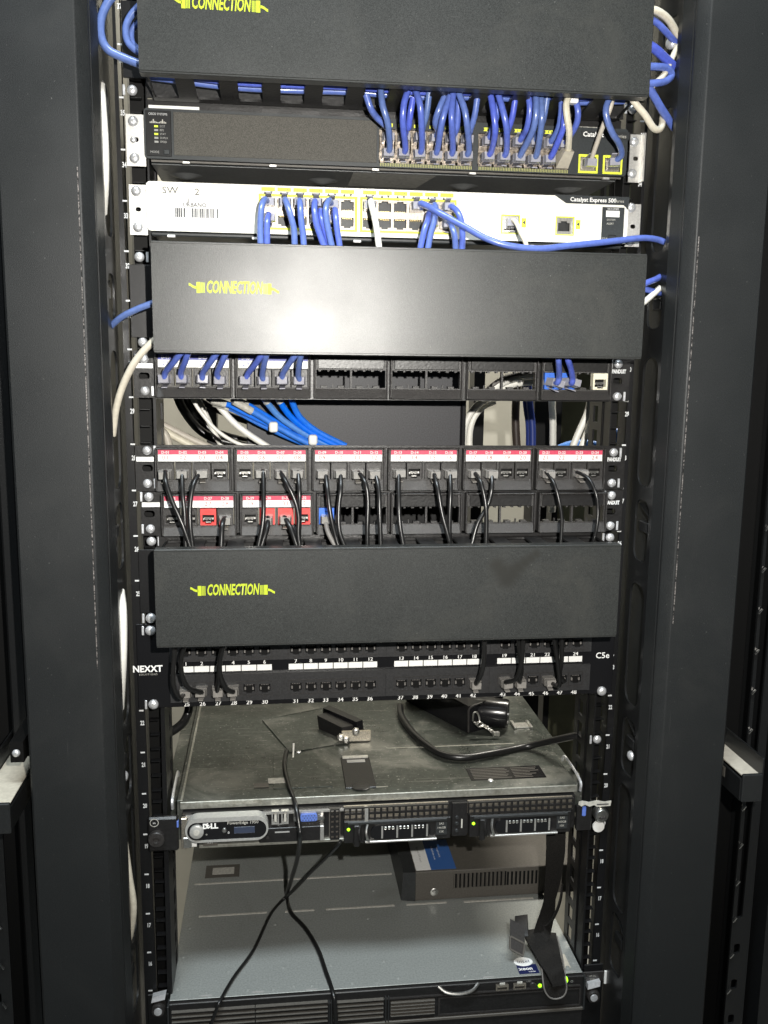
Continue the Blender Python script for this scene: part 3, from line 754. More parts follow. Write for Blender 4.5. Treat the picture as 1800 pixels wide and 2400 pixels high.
# middle panel
X2 = [-187.2, -113.1, -38.9, 35.0, 109.5, 183.5]
SCM = ([(-230.7,1239.0),(-231.2,1207.2)],[(230.5,1237.5),(230.2,1206.2)])
pp2 = panel('middle modular patch panel with red labels numbered 01 to 24', X2, 71, 1200.8, 1242.6, (1228, 1240), (1211.5, 1228), (-242, 243), SCM[0], SCM[1], (228.0,1230.1), 1230.6)
plugged = {1, 2, 3, 6, 7, 8, 9, 10, 11, 12, 13, 15, 16, 17, 18, 21, 23}
JPOS = {}
for k, x in enumerate(X2):
    f = bezel(pp2, x, 71, 1201, 1242.2, (1228, 1240), (1211.6, 1228.2), True)
    strip(f, x, 71, 1229.4, 1240.2, 'crimson_print', ['%02d' % (k * 4 + j + 1) for j in range(4)], ['D-%02d' % (k * 4 + j + 1) for j in range(4)], 'print_red')
    for j, o in enumerate(OFF):
        n = k * 4 + j + 1; JPOS[n] = (x + o, 1219.9); jack(pp2, x + o, 1219.9, filled=n in plugged)
# lower panel
X3 = [-182.6, -108.4, -34.6, 38.6, 113.5, 187.9]
SCL = ([(-230.2,1194.4),(-229.7,1163.1)],[(230.9,1193.5),(231.1,1162.1)])
pp3 = panel('lower modular patch panel with red jacks, one blue jack and four empty bays', X3, 71, 1157.4, 1198.2, (1184, 1196), (1167, 1183.6), (-238, 243), SCL[0], SCL[1], (232.3,1185.8), 1186.7)
J3 = {}
low = [(('25', '26', '27', '28'), ('jack_black', 'jack_black', 'red_plastic', 'jack_black')), (('29', '30', '31', '32'), ('jack_black', 'red_plastic', 'red_plastic', 'red_plastic'))]
for k, x in enumerate(X3):
    f = bezel(pp3, x, 71, 1157.6, 1198, (1184.4, 1195.4), (1167.4, 1184), True if k < 2 else None)
    if k < 2:
        strip(f, x, 71, 1184.8, 1196, 'crimson_print', low[k][0], ['D-%s' % n for n in low[k][0]], 'print_red')
        for j, o in enumerate(OFF):
            n = 25 + k * 4 + j; J3[n] = (x + o, 1175.6)
            jack(pp3, x + o, 1175.6, low[k][1][j], filled=n in (28, 30, 31))
bj = jack(pp3, X3[2] + OFF[0], 1175.6, 'blue_plastic')

# ------------------------------------------------------------ 48 port panel
p48 = thing('patch_bay', 'flat black 48 port patch panel with white label strips and numbers', 'patch panel', (0, 0, 981))
hs = []
MB().box(-246.5, 243, -2.4, -.3, 981.2, 1068, .5).ob('plate', 'gloss_black', p48)
BAY = [-160.4, -52.6, 55.0, 163.0]; PIT = [15.5, 15.1, 15.2, 15.3]
STN = 1
for r, (za, zb, zj) in enumerate(((1030.6, 1055, 1039.6), (988.6, 1014.4, 1000.6))):
    for k, x in enumerate(BAY):
        cs = [x + (j - 2.5) * PIT[k] for j in range(6)]
        hs = [rj45(c, zj, 11.4, 7.6, False, 1) for c in cs]
        by = MB(); by.plate(rect(x - 53, x + 53, za, zb), hs, front(-6.5), (0, 2.5, 0))
        by.box(x - 53, x + 53, -6.5, -2.5, zb + .01, zb + 1.2); by.box(x - 53, x + 53, -6.5, -2.5, za - 1.2, za - .01)
        by.box(x - 54.2, x - 53.01, -6.5, -2.5, za - 1.2, zb + 1.2); by.box(x + 53.01, x + 53.6, -6.5, -2.5, za - 1.2, zb + 1.2)
        o = by.ob('port_bay', 'bay_black', p48)
        MB().box(x - 52, x + 52, -2.9, -2.5, za + .1, zb - .1).ob('port_recess', 'recess_black', o)
        dv = MB(); cn = MB()
        for c in cs:
            dv.box(c - 7.4, c - 6.9, -7.0, -6.4, zj - 7.2, zj + 6.6); dv.box(c + 6.9, c + 7.4, -7.0, -6.4, zj - 7.2, zj + 6.6)
            dv.box(c - 7.4, c + 7.4, -7.0, -6.4, zj + 6.6, zj + 7.2); dv.box(c - 7.4, c + 7.4, -7.0, -6.4, zj - 7.6, zj - 7.2)
            dv.box(c - 1.8, c + 1.8, -6.9, -6.3, zj - 9.2, zj - 8.5)
            for q in range(5): cn.box(c - 3.6 + q * 1.6, c - 2.8 + q * 1.6, -5.6, -3.1, zj + 2.6, zj + 3.2)
            cn.box(c - 4.6, c - 3.2, -5.6, -3.4, zj - 2.4, zj + .4); cn.box(c + 3.2, c + 4.6, -5.6, -3.4, zj - 2.4, zj + .4)
        dv.ob('port_rim', 'jack_black', o); cn.ob('port_springs', 'grey_jacket', o)
for k, x in enumerate(BAY):
    for j in range(6):
        c = x + (j - 2.5) * PIT[k]
        MB().box(c - PIT[k] / 2 + .45, c + PIT[k] / 2 - .45, -2.8, -2.3, 1017.4, 1023.4).ob('label_strip', 'label_white', p48)
        text(str(k * 6 + j + 1), 5.6, 'label_white', c, 1026.0, -2.7, p48, bold=.08, name='port_number')
        text(str(25 + k * 6 + j), 6.2, 'label_white', c, 983.8, -2.7, p48, bold=.08, name='port_number')
text('NEXXT', 9.2, 'label_white', -236.5, 1021.8, -2.7, p48, bold=.3, sx=.95)
text('SOLUTIONS', 2.6, 'label_grey', -236, 1016.2, -2.7, p48, space=1.35)
text('C5e', 9.0, 'label_white', 230.6, 1023.2, -2.7, p48, bold=.1)
for q in [(-231.8,-2.0,1074.0),(-232.6,-2.0,1061.5),(-231.8,-2.0,985.1),(231.7,-2.0,984.2)]: screw(q[0], q[2], -2.6, p48, 1.1, nut=-1 if q[0] < 0 else 0)
for q in [(-234.6,0.0,1562.0),(-232.7,0.0,1417.5),(-231.9,0.0,1340.3),(-229.5,0.0,1150.5),(232.0,0.0,1566.2),(232.3,0.0,1149.4),(230.4,0.0,929.3)]:
    screw(q[0], q[2], -.4, rack, 1.0, nut=random.choice((-1, 1)))
# ------------------------------------------------------------ 1U server
sv = thing('rack_server', 'slim server with dirty steel lid, pill shaped silver badge and two drive bays', 'server', (0, 0, 829), 'servers in the rack')
ZT = 876
MB().box(-213, 214, 10, 760, 831, ZT - 1.2, .6).ob('chassis', 'galvanised', sv)
lid = MB().box(-209, 212, 4, 520, ZT - 1.0, ZT, .3).ob('lid', 'galvanised', sv)
MB().box(-209, 212, 2.6, 4.6, 868.4, ZT + .2, .4).ob('lid_front_edge', 'galvanised_edge', lid)
MB().box(-209, -206.6, 5, 740, ZT, ZT + 1.4, .3).ob('lid_side_seam', 'galvanised_edge', lid)
MB().box(212.4, 230, 22, 640, 834, ZT - 8, .5).ob('slide_rail', 'galvanised', sv)
MB().box(-228, -214, 30, 640, 834, ZT - 6, .5).ob('slide_rail', 'galvanised', sv)
for xs in (-1, 1):
    h = MB(); xx = xs * 217
    h.tube([(xx, 6, ZT - 8), (xx, 6, ZT + 2), (xx, 30, ZT + 6), (xx, 62, ZT + 6), (xx, 70, ZT - 2)], 1.6, 6)
    h.ob('slide_latch', 'zinc', sv)
# raised panel on the lid, seams, latch, stickers
MB().box(*(-114.1,-51.2,23.7,108.5), ZT + .05, ZT + .7, .3).ob('access_panel', 'galvanised', lid)
q = [(17.7,114.5,876.0),(171.7,113.9,876.0)]
MB().box(q[0][0], q[1][0], q[0][1] - 1.2, q[0][1] + 1.2, ZT + .1, ZT + .9, .2).ob('lid_seam', 'galvanised_edge', lid)
MB().box(-5, 8, 18, 19.2, ZT, ZT + .6).ob('lid_tick', 'galvanised_edge', lid)
lt = MB().box(-37.5, -4.6, 17, 93, ZT + .1, ZT + 1.4, .5).ob('lid_latch', 'gloss_black', lid)
MB().box(-35.5, -6.2, 88, 93.5, ZT + 1.3, ZT + 3.2, .4).ob('latch_edge', 'label_grey', lt)
MB().box(-31, -10.5, 78, 85, ZT + 1.35, ZT + 1.8).ob('latch_label', 'print_grey', lt)
MB().lathe((-21, 20, ZT + 1.2), [(10, 0), (9, .6), (0, .7)], (0, 0, 1), 20).ob('latch_thumb', 'plastic_black', lt)
st = MB().box(100, 184.5, 24, 54, ZT + .1, ZT + .5).ob('spec_sticker', 'gloss_black', lid)
g = MB()
for r in range(7):
    g.box(104, 104 + random.uniform(36, 44), 27 + r * 3.7, 28 + r * 3.7, ZT + .5, ZT + .6)
    g.box(150, 150 + random.uniform(18, 31), 27 + r * 3.7, 28 + r * 3.7, ZT + .5, ZT + .6)
g.ob('fine_print', 'kvm_grey', st, kind='stuff')
for (a, nm, m) in [(((-119.6,36.1,876.0),(-99.4,48.5,876.0)),'paper_scrap','label_grey'),(((-134.4,27.6,876.0),(-118.7,38.0,876.0)),'worn_patch','kvm_grey')]:
    MB().box(a[0][0], a[1][0], a[0][1], a[1][1], ZT + .75, ZT + 1.0).ob(nm, m, lid)
for p in [(121.4,22.8,876.0),(-84.6,115.5,876.0)]:
    MB().lathe((p[0], p[1], ZT), [(3, 0), (2.6, .8), (0, 1.2)], (0, 0, 1), 12).ob('lid_rivet', 'zinc', lid)
dm_ = [(186.8,166.8,876.0),(200.8,152.2,876.0)]
ds = MB().box(dm_[0][0] - 2, dm_[1][0] + 4, dm_[0][1] - 8, dm_[0][1] + 8, ZT, ZT + 1.5, .4); ds.box(dm_[0][0] - 4, dm_[0][0], dm_[0][1] - 11, dm_[0][1] + 11, ZT, ZT + 3.4, .6); ds.box(dm_[1][0] + 2, dm_[1][0] + 6, dm_[0][1] - 11, dm_[0][1] + 11, ZT, ZT + 3.4, .6)
ds.ob('lid_bracket', 'nickel', lid)
# front
FY = -6
MB().box(-206, 209, FY + 4, 12, 829.5, 866.8).ob('front_frame', 'plastic_black', sv)
MB().box(-190, -18, FY, FY + 5, 829.2, 832.4, .4).ob('front_lip', 'galvanised_edge', sv)
MB().box(-203, -18, FY + 1, FY + 5, 862.6, 864.6).ob('front_bar', 'ear_steel', sv)
bx = [(-202.5,-8.0,852.5),(-119.1,-8.0,857.1),(-161.9,-8.0,867.3),(-162.3,-8.0,839.6)]
bcx, bcz = (bx[0][0] + bx[1][0]) / 2, (bx[0][2] + bx[1][2]) / 2
bw, bh = bx[1][0] - bx[0][0], 26.5
bd = MB(); bd.plate(rrect(bcx, bcz, bw, bh, 12.9, 8), [rrect(bcx, bcz - 1.2, bw - 4.0, bh - 7.0, 9.4, 8)], front(-17), (0, 12, 0))
bd.ob('badge_rim', 'silver_plastic', sv)
bf = MB().plate(rrect(bcx, bcz, bw - 3, bh - 4, 10.5, 8), [], front(-16.2), (0, 4, 0)).ob('badge_face', 'gloss_black', sv)
MB().lathe((bcx - bw / 2 + 11.5, -16.3, bcz - .8), [(7.2, 0), (7.0, 2.6), (6.0, 3.2), (0, 3.3)], n=24).ob('power_button', 'silver_plastic', bf)
MB().lathe((bcx - bw / 2 + 11.5, -19.6, bcz - .8), [(3.4, 0), (3.2, .2), (0, .25)], n=20).ob('button_mark', 'label_grey', bf)
text('D LL', 7.6, 'label_white', bcx - 16.6, bcz + 3.9, -16.5, bf, bold=.35, sx=1.0, space=1.0)
text('E', 7.2, 'label_white', bcx - 19.0, bcz + 4.3, -16.6, bf, bold=.35, rotz=.6)
text('PowerEdge 1950', 4.6, 'label_grey', bcx + 16, bcz + 6.4, -16.5, bf, bold=.05)
MB().box(bcx + 7, bcx + 28, -16.5, -16.1, bcz - 5.2, bcz + 1.8, .3).ob('display_window', 'lcd_blue', bf)
MB().lathe((bcx - 2.6, -16.3, bcz - 1.2), [(2.6, 0), (2.0, 1.4), (0, 1.8)], n=12).ob('jog_button', 'nickel', bf)
text('0', 3.6, 'label_white', bcx + 1.6, bcz - 4.0, -16.5, bf); text('o', 3.4, 'label_grey', bcx - 20.5, bcz - 4.6, -16.5, bf)
MB().lathe((bcx - 24.4, -16.3, bcz - 1.0), [(1.2, 0), (0, .5)], n=10).ob('indicator', 'nickel', bf)
def usb(parent, x, z, w, h, y):
    f = MB().plate(rect(x - w / 2, x + w / 2, z - h / 2, z + h / 2), [rect(x - w / 2 + 1.3, x + w / 2 - 1.3, z - h / 2 + 1.3, z + h / 2 - 1.3)], front(y), (0, 6, 0)).ob('usb_port', 'ear_steel', parent)
    MB().box(x - w * .12, x + w * .2, y + 1, y + 6, z - h / 2 + 2, z + h / 2 - 2).ob('usb_tongue', 'label_grey', f)
u = [(-112.1,-8.0,861.0),(-102.1,-8.0,861.5)]
for q in u: usb(sv, q[0], 859.4, 7.4, 14.2, -7)
text('-o<+', 4.2, 'print_white', (u[0][0] + u[1][0]) / 2, u[0][2] - 11, FY + 3.6, sv)
v = (-77.5,-8.0,858.3)
v = (v[0], v[1], min(v[2], 858.2))
vg = MB().box(v[0] - 16, v[0] + 16, -4.4, -2, v[2] - 5.8, v[2] + 5.8, 1.0).ob('vga_port', 'nickel', sv)
vg2 = MB().plate(rrect(v[0], v[2], 17.5, 7.8, 2.4, 4), [], front(-7.5), (0, 3.4, 0)).ob('vga_insert', 'vga_blue', vg)
hx = MB()
for r in range(3):
    for k in range(5): hx.box(v[0] - 6.6 + k * 3 + (r % 2) * 1.5, v[0] - 5.6 + k * 3 + (r % 2) * 1.5, -7.8, -7.3, v[2] - 2.9 + r * 2.4, v[2] - 2.0 + r * 2.4)
hx.ob('vga_holes', 'print_dark', vg, kind='stuff')
for s in (-1, 1): MB().lathe((v[0] + s * 13.2, -4.4, v[2]), [(2.9, 0), (2.9, 4), (1.6, 4.6), (0, 4.6)], n=6).ob('hex_nut', 'nickel', sv)
text('IOI', 5.2, 'print_white', v[0] + 1, v[2] - 11.5, FY + 3.6, sv, sx=1.2)
dq = [(-128.5,-7.0,834.3),(-62.9,-7.0,838.9)]
od = MB().box(dq[0][0], dq[1][0], -7.4, -1, 832.6, 848.5, .5).ob('optical_drive', 'plastic_black', sv)
MB().box(dq[1][0] - 3, dq[1][0] + 1, -8.6, -1, 832.6, 849, .4).ob('drive_lever', 'ear_steel', od)
MB().box(dq[0][0] + 16, dq[0][0] + 31, -7.8, -7.2, 843.2, 844.6).ob('eject_slot', 'print_grey', od)
MB().lathe((dq[0][0] + 8.5, -7.3, 838), [(1.8, 0), (1.5, .6), (0, .7)], n=12).ob('drive_light', 'jack_black', od)
MB().box(-197.8, -192.2, -7.4, -2, 832.4, 841).ob('white_tab', 'label_white', sv)
MB().box(-185.7, -171.1, -7.4, -2, 832.4, 839.5).ob('grey_label', 'kvm_grey', sv)
text('RW', 3.6, 'print_white', -178.4, 836, -7.6, sv); text('DVD', 4.6, 'label_white', -156.8, 838.6, -3.0, sv, bold=.25); text('rom', 3.6, 'label_white', -156.8, 834.6, -3.0, sv)
def grille(name, x0, x1, z0, z1, nx, nz, y, parent, gx=1.5, gz=1.5, m='port_steel'):
    px, pz = (x1 - x0) / nx, (z1 - z0) / nz
    hs = [rect(x0 + i * px + gx / 2, x0 + (i + 1) * px - gx / 2, z0 + j * pz + gz / 2, z0 + (j + 1) * pz - gz / 2) for i in range(nx) for j in range(nz)]
    f = MB().plate(rect(x0, x1, z0, z1), hs, front(y), (0, 2.6, 0)).ob(name, m, parent)
    return f
gq = [-55.4,-45.6]
MB().box(gq[0] - 1, gq[1] + 1, -3.4, -1.9, 831, 866).ob('grille_back', 'kvm_grey', sv)
grille('side_grille', gq[0], gq[1], 832, 866, 2, 6, -7, sv, 2.2, 2.0, 'plastic_black')
for (xa, xb) in [(-41.2,69.6),(90.6,205.2)]:
    MB().box(xa, xb, -3.2, -1.6, 853, 867).ob('grille_back', 'port_steel', sv)
    grille('top_grille', xa, xb, 853.5, 867, 17, 2, -8, sv, 2.0, 2.4, 'plastic_black')
for i, (xa, xb, l) in enumerate([(-41.2,71.7,-36.4),(92.2,202.8,96.3)]):
    dv = MB(); dv.box(xa, xb, -9, -1, 828.5, 852.6, .6); dv.ob('drive_carrier', 'plastic_black', sv)
    dv = sv.children[-1]
    b = MB(); b.plate(rrect((xa + xb) / 2 + 3, 840, (xb - xa) * .56, 15, 7, 6), [], front(-12), (0, 3.4, 0)); hnd = b.ob('handle', 'gloss_black', dv)
    w = (xb - xa) * .56
    vb = MB()
    for k in range(4): vb.box((xa + xb) / 2 + 3 - w / 2 + 11 + k * w * .25, (xa + xb) / 2 + 3 - w / 2 + 12.8 + k * w * .25, -12.8, -11.8, 834, 847.4)
    vb.ob('handle_rib', 'ear_steel', hnd)
    ch = MB()
    for k in range(12):
        if k % 4 != 3: ch.box((xa + xb) / 2 + 5 - w / 2 + 12 + k * w * .0625, (xa + xb) / 2 + 5 - w / 2 + 14.6 + k * w * .0625, -12.7, -11.9, 843.6, 847, .6)
    ch.ob('handle_vent', 'nickel', hnd)
    MB().box(xa + 22, xb - 15, -12.6, -9, 829, 831.2, .5).ob('carrier_edge', 'ear_steel', dv)
    MB().box(xa + 4, xb - 4, -11, -9, 849.4, 852.4, .4).ob('carrier_top', 'chassis_dark', dv)
    for k in range(2):
        c = MB(); xx = xa + 17 + k * 7.5
        c.tube([(xx, -9, 849), (xx - 2, -15, 843), (xx, -15, 835), (xx + 2.5, -9, 829)], 1.5, 7); c.ob('release_lever', 'nickel' if k else 'plastic_black', dv)
    MB().box(xa + 10, xa + 16, -14, -9, 826.5, 850, .8).ob('release_latch', 'plastic_black', dv)
    MB().lathe((l, -9, 843.8), [(1.7, 0), (1.4, .8), (0, 1.0)], n=12).ob('status_light', 'led_green', dv)
    lb = MB().box(xb - 16, xb - 4, -10, -8.8, 833.5, 848).ob('capacity_label', 'chassis_dark', dv)
    for s_, zz in (('SAS', 846), ('146GB' if i == 0 else '300GB', 841.4), ('15K', 837)): text(s_, 3.3, 'label_grey', xb - 10, zz, -10.1, lb)
pc = 81.9
MB().box(pc - 8, pc + 8, -6, -1, 829, 866).ob('centre_post', 'plastic_black', sv)
for z in (835, 843, 850): MB().lathe((pc - 3, -6, z), [(2.2, 0), (1.6, 1), (0, 1)], n=10).ob('post_button', 'chassis_dark', sv)
MB().box(pc + 1.6, pc + 3, -6.6, -5.8, 838, 848).ob('post_mark', 'label_grey', sv)
MB().box(-17.5 - 2, -17.5 + 1.6, -9, -1, 829, 866).ob('inner_bracket', 'ear_steel', sv)
# ears
le = MB().box(-240.5, -210, -10, -3, 829.6, 867, 2).ob('ear_latch', 'plastic_black', sv)
t3 = text('m', 3.6, 'label_white', -233.6, 861.8, -10.3, le)
MB().lathe((-233.6, -10.1, 862), [(4.4, 0), (4.4, .25), (3.8, .3), (3.8, 0)], n=20).ob('latch_ring', 'label_grey', le)
MB().lathe((-231.5, -9.8, 845.8), [(8.2, 0), (8.2, 5), (7.4, 6), (3.2, 6.2), (2.6, 5), (0, 5)], n=20).ob('thumb_screw', 'jack_black', le)
MB().box(-213.6, -209.6, -9.4, -5, 855, 862.4, .5).ob('release_tab', 'vga_blue', le)
MB().box(-207.5, -201.5, -8, -2, 830, 864, .7).ob('ear_bracket', 'port_steel', le)
MB().box(-205.5, -197, -8.6, -4, 831.5, 843, .7).ob('ear_hook', 'nickel', le)
re_ = MB().box(209.5, 226, -9, -2, 829, 858, 1).ob('ear_latch', 'plastic_black', sv)
b_ = MB(); b_.plate([(209.5, 861), (213, 858.6), (217, 860.4), (222, 858), (227, 859.6), (230, 857.4), (245, 857.8), (246, 863.6), (238, 862.8), (230, 864.8), (221, 863.2), (214, 865), (210, 864)], [], front(-11.4), (0, .8, 0)); b_.ob('torn_label', 'label_grey', re_)
MB().box(230, 243, -11.8, -11.3, 859.6, 860.8).ob('label_print', 'print_dark', re_)
MB().lathe((236.5, -2, 846.5), [(8.0, 0), (8.0, 8), (6.6, 10), (0, 10)], n=20).ob('thumb_screw', 'nickel', re_)
MB().box(233, 241, -13, -11.5, 842.8, 846.4, 1.4).ob('thumb_knob', 'jack_black', re_)
MB().lathe((236.5, -1.5, 829.8), [(6.6, 0), (6.4, 2), (0, 2.4)], n=18).ob('bare_disc', 'label_white', re_)
MB().box(214.8, 219, -9.6, -8.6, 846.5, 857.5, .8).ob('release_tab', 'vga_blue', re_)
for z in (806, 797):
    pass

# ------------------------------------------------------------ 2U server
s2 = thing('rack_server', 'deep server with clean bluish steel lid and black louvred front at the bottom', 'server', (0, 0, 575), 'servers in the rack')
ZB = 661
MB().box(-222, 223, -2, 720, 574, ZB - 1.2, .5).ob('chassis', 'server_steel', s2)
ld = MB().box(-223.5, 224.5, -10, 700, ZB - 1.0, ZB, .3).ob('lid', 'server_steel', s2)
sm = MB()
for (a, b) in [((-215.3,205.3,661.0),(39.1,205.1,661.0)),((-204.6,136.6,661.0),(-122.8,134.5,661.0)),((-101.1,134.9,661.0),(-65.3,134.9,661.0)),((-51.2,135.2,661.0),(33.6,133.9,661.0)),((48.2,135.2,661.0),(99.0,133.7,661.0)),((120.5,133.4,661.0),(209.5,132.9,661.0))]:
    ym = (a[1] + b[1]) / 2
    MB().box(a[0], b[0], ym - 1.6, ym + 1.6, ZB - .2, ZB + .7, .3).ob('lid_slot', 'label_grey', ld)
for p in [(-213.8,113.8,661.0),(-215.8,60.5,661.0),(-113.1,111.2,661.0),(-2.0,112.0,661.0),(11.0,169.5,661.0),(-164.6,31.1,661.0),(-103.9,31.4,661.0),(-52.5,29.8,661.0),(7.9,30.3,661.0),(-217.1,7.2,661.0),(-186.0,-1.3,661.0),(-142.0,-1.8,661.0),(-115.7,-3.2,661.0),(-93.8,-0.7,661.0),(-74.2,-2.0,661.0),(-30.4,-2.3,661.0),(-3.7,-4.4,661.0),(20.3,0.8,661.0),(93.7,-2.5,661.0),(120.2,0.5,661.0),(210.4,-0.7,661.0),(219.6,6.5,661.0),(109.0,111.3,661.0),(119.4,30.9,661.0)]:
    MB().lathe((p[0], max(-6, p[1]), ZB), [(2.4, 0), (2.2, .5), (.9, 1.0), (0, .9)], (0, 0, 1), 10).ob('lid_rivet', 'server_steel' if p[2] else 'zinc', ld)
for p in [(-185.6,-6.7,661.0),(-131.5,-6.3,661.0),(-74.9,-8.7,661.0),(118.7,-7.9,661.0),(210.9,-9.4,661.0)]:
    MB().box(p[0] - 6, p[0] + 6, max(-9.5, p[1] - 1), max(-7.5, p[1] + 1), ZB, ZB + .5).ob('lid_mark', 'print_grey', ld)
lp = (-181.2,232.8,661.0)
MB().box(lp[0] - 22, lp[0] + 22, lp[1] - 15, lp[1] + 15, ZB, ZB + .4, .1).ob('worn_sticker', 'kvm_grey', ld)
MB().box(lp[0] - 13, lp[0] + 15, lp[1] - 8, lp[1] + 8, ZB + .4, ZB + .8, .2).ob('sticker_film', 'label_grey', ld)
# front: black moulded bezel with louvres
bz = MB(); bz.box(-224, 225.5, -14, -4, 574.5, ZB - 1.6, .8); bz = bz.ob('front_bezel', 'plastic_black', s2)
MB().box(-224, 225.5, -16, -3, 618.5, 622, .6).ob('front_lip', 'kvm_grey', s2)
MB().box(-224, 225.5, -15, -4, 575, 577, .6).ob('lower_lip', 'kvm_grey', s2)
for (xa, xb, za, zb) in ((-221, -135, 624, 653), (-134, -58, 624, 653), (-52, 2, 624, 651), (10, 58, 624, 645)):
    for k in range(5):
        z = za + 2 + k * (zb - za - 3) / 4.6
        MB().hexa([(xa, -14.2, z), (xb, -14.2, z), (xb, -13.8, z), (xa, -13.8, z), (xa, -17.5, z + 2.6), (xb, -17.5, z + 2.6), (xb, -13.8, z + 3.4), (xa, -13.8, z + 3.4)]).ob('louvre', 'kvm_grey', bz)
for x in (-57, -54.5, 4, 7): MB().box(x, x + 1.0, -17.6, -13.8, 623, 652).ob('bezel_rib', 'chassis_dark', bz)
MB().plate(rect(62, 222, 623.5, 646), [rect(64, 220, 625.4, 644.2)], front(-15.4), (0, 2, 0)).ob('drive_frame', 'jack_black', bz)
MB().box(-220, 221, -16.4, -13.8, 648.4, 649.6).ob('bezel_rib', 'jack_black', bz)
h_ = (84.0,-18.0,654.7)
MB().tube([(h_[0] - 22, -14, h_[2] + 4), (h_[0] - 14, -19, h_[2]), (h_[0], -21, h_[2] - 1.4), (h_[0] + 14, -19, h_[2]), (h_[0] + 22, -14, h_[2] + 4)], 1.8, 8).ob('pull_tab', 'nickel', bz)
for px in [132.5,152.0]:
    f = MB().plate(rect(px - 7, px + 7, 648.6, 656), [rect(px - 5.6, px + 5.6, 650, 653.4)], front(-16), (0, 2, 0)).ob('usb_port', 'port_steel', bz)
    MB().box(px - 3, px + 3, -16.2, -14.5, 656, 658.5, .3).ob('usb_mark', 'label_grey', f)
MB().lathe((167.4, -14, 651.5), [(4, 0), (3.4, 1), (0, 1)], n=16).ob('indicator', 'jack_black', bz)
text('UID', 3.2, 'print_grey', 162.4, 657.4, -14.4, bz)
pw = (202.1,-15.0,656.3)
MB().lathe((pw[0], -14, pw[2]), [(4.6, 0), (4.2, 2), (0, 2.6)], n=18).ob('power_light', 'led_green', bz)
MB().lathe((175.2, -14, 651), [(2.2, 0), (1.8, 1), (0, 1.2)], n=12).ob('status_light', 'led_green', bz)
text('O', 4.2, 'print_grey', 211.3, 653.4, -14.3, bz); text('I', 2.6, 'print_grey', 211.3, 653.8, -14.4, bz)
MB().box(224.6, 226.4, -17.5, -4, 620, 659, .4).ob('bezel_edge', 'chassis_dark', bz)
MB().box(-225.5, -223.6, -17.5, -4, 620, 659, .4).ob('bezel_edge', 'chassis_dark', bz)
for s in (-1, 1):
    x = -236 if s < 0 else 240
    e = MB().box(x - 11, x + 11, -3, -1, 576, 664, .6).ob('mounting_ear', 'rail_black', s2)
    k_ = [(-235.1,-8.0,651.9),(237.9,-8.0,631.0)][0 if s < 0 else 1]
    MB().lathe((k_[0], -3, k_[2]), [(7.4, 0), (7.4, 9), (6.4, 11), (2.6, 11), (0, 10.2)], n=20).ob('thumb_screw', 'jack_black', e)
    MB().lathe((k_[0], -13.5, k_[2]), [(4.4, 0), (4, 1.5), (0, 2)], n=16).ob('screw_cap', 'zinc', e)
    MB().hexa([(k_[0] - 7, -12, k_[2] + 9), (k_[0] + 7, -12, k_[2] + 12), (k_[0] + 7, -3, k_[2] + 12), (k_[0] - 7, -3, k_[2] + 9), (k_[0] - 6, -10, k_[2] + 14), (k_[0] + 8, -10, k_[2] + 17), (k_[0] + 8, -3, k_[2] + 17), (k_[0] - 6, -3, k_[2] + 14)]).ob('latch_spring', 'zinc', e)
ba = (245.1,-4.0,652.4)
MB().box(ba[0] - 18, ba[0] + 6, -5, -3.2, ba[2] - 8, ba[2] + 4, .6).ob('ear_label_plate', 'jack_black', s2)
text('HP DL', 3.0, 'label_grey', ba[0] - 7, ba[2] - 1, -5.3, s2); text('2240', 2.8, 'label_grey', ba[0] - 7, ba[2] - 5, -5.3, s2)
MB().box(ba[0] + 7, ba[0] + 11, -5.5, -3.4, ba[2] - 12, ba[2] + 4, .5).ob('pull_tag', 'label_white', s2)
# sticker
stq = MB(); stc = (164, 7.5)
def top(z): return lambda u, v: (u, v, z)
b_ = MB(); b_.plate(rect(stc[0] - 10, stc[0] + 12.5, -7, 8), [], top(ZB + .15), (0, 0, .3)); stk = b_.ob('processor_sticker', 'sticker_navy', ld)
b_ = MB(); b_.plate([(stc[0] - .6 + 10.8 * math.cos(a * math.pi / 12), 13 + 7.6 * math.sin(a * math.pi / 12)) for a in range(24)], [], top(ZB + .35), (0, 0, .3)); b_.ob('sticker_oval', 'label_white', stk)
text('intel', 7.2, 'sticker_navy', 0, 0, 0, stk, fn=lambda u, w: (stc[0] - .6 + u, 13 + w * .9, ZB + .8), sx=1.15)
text('xeon', 7.6, 'label_white', 0, 0, 0, stk, fn=lambda u, w: (stc[0] - 1 + u, 1.0 + w, ZB + .6), bold=.2)
text('inside', 3.6, 'label_white', 0, 0, 0, stk, fn=lambda u, w: (stc[0] + 5 + u, -4.2 + w, ZB + .6))
MB().box(179, 187, -5, 22, ZB + .1, ZB + .35).ob('faded_sticker', 'beige_jacket', ld)
MB().box(207, 214, -2, 22, ZB + .1, ZB + .35).ob('faded_sticker', 'beige_jacket', ld)

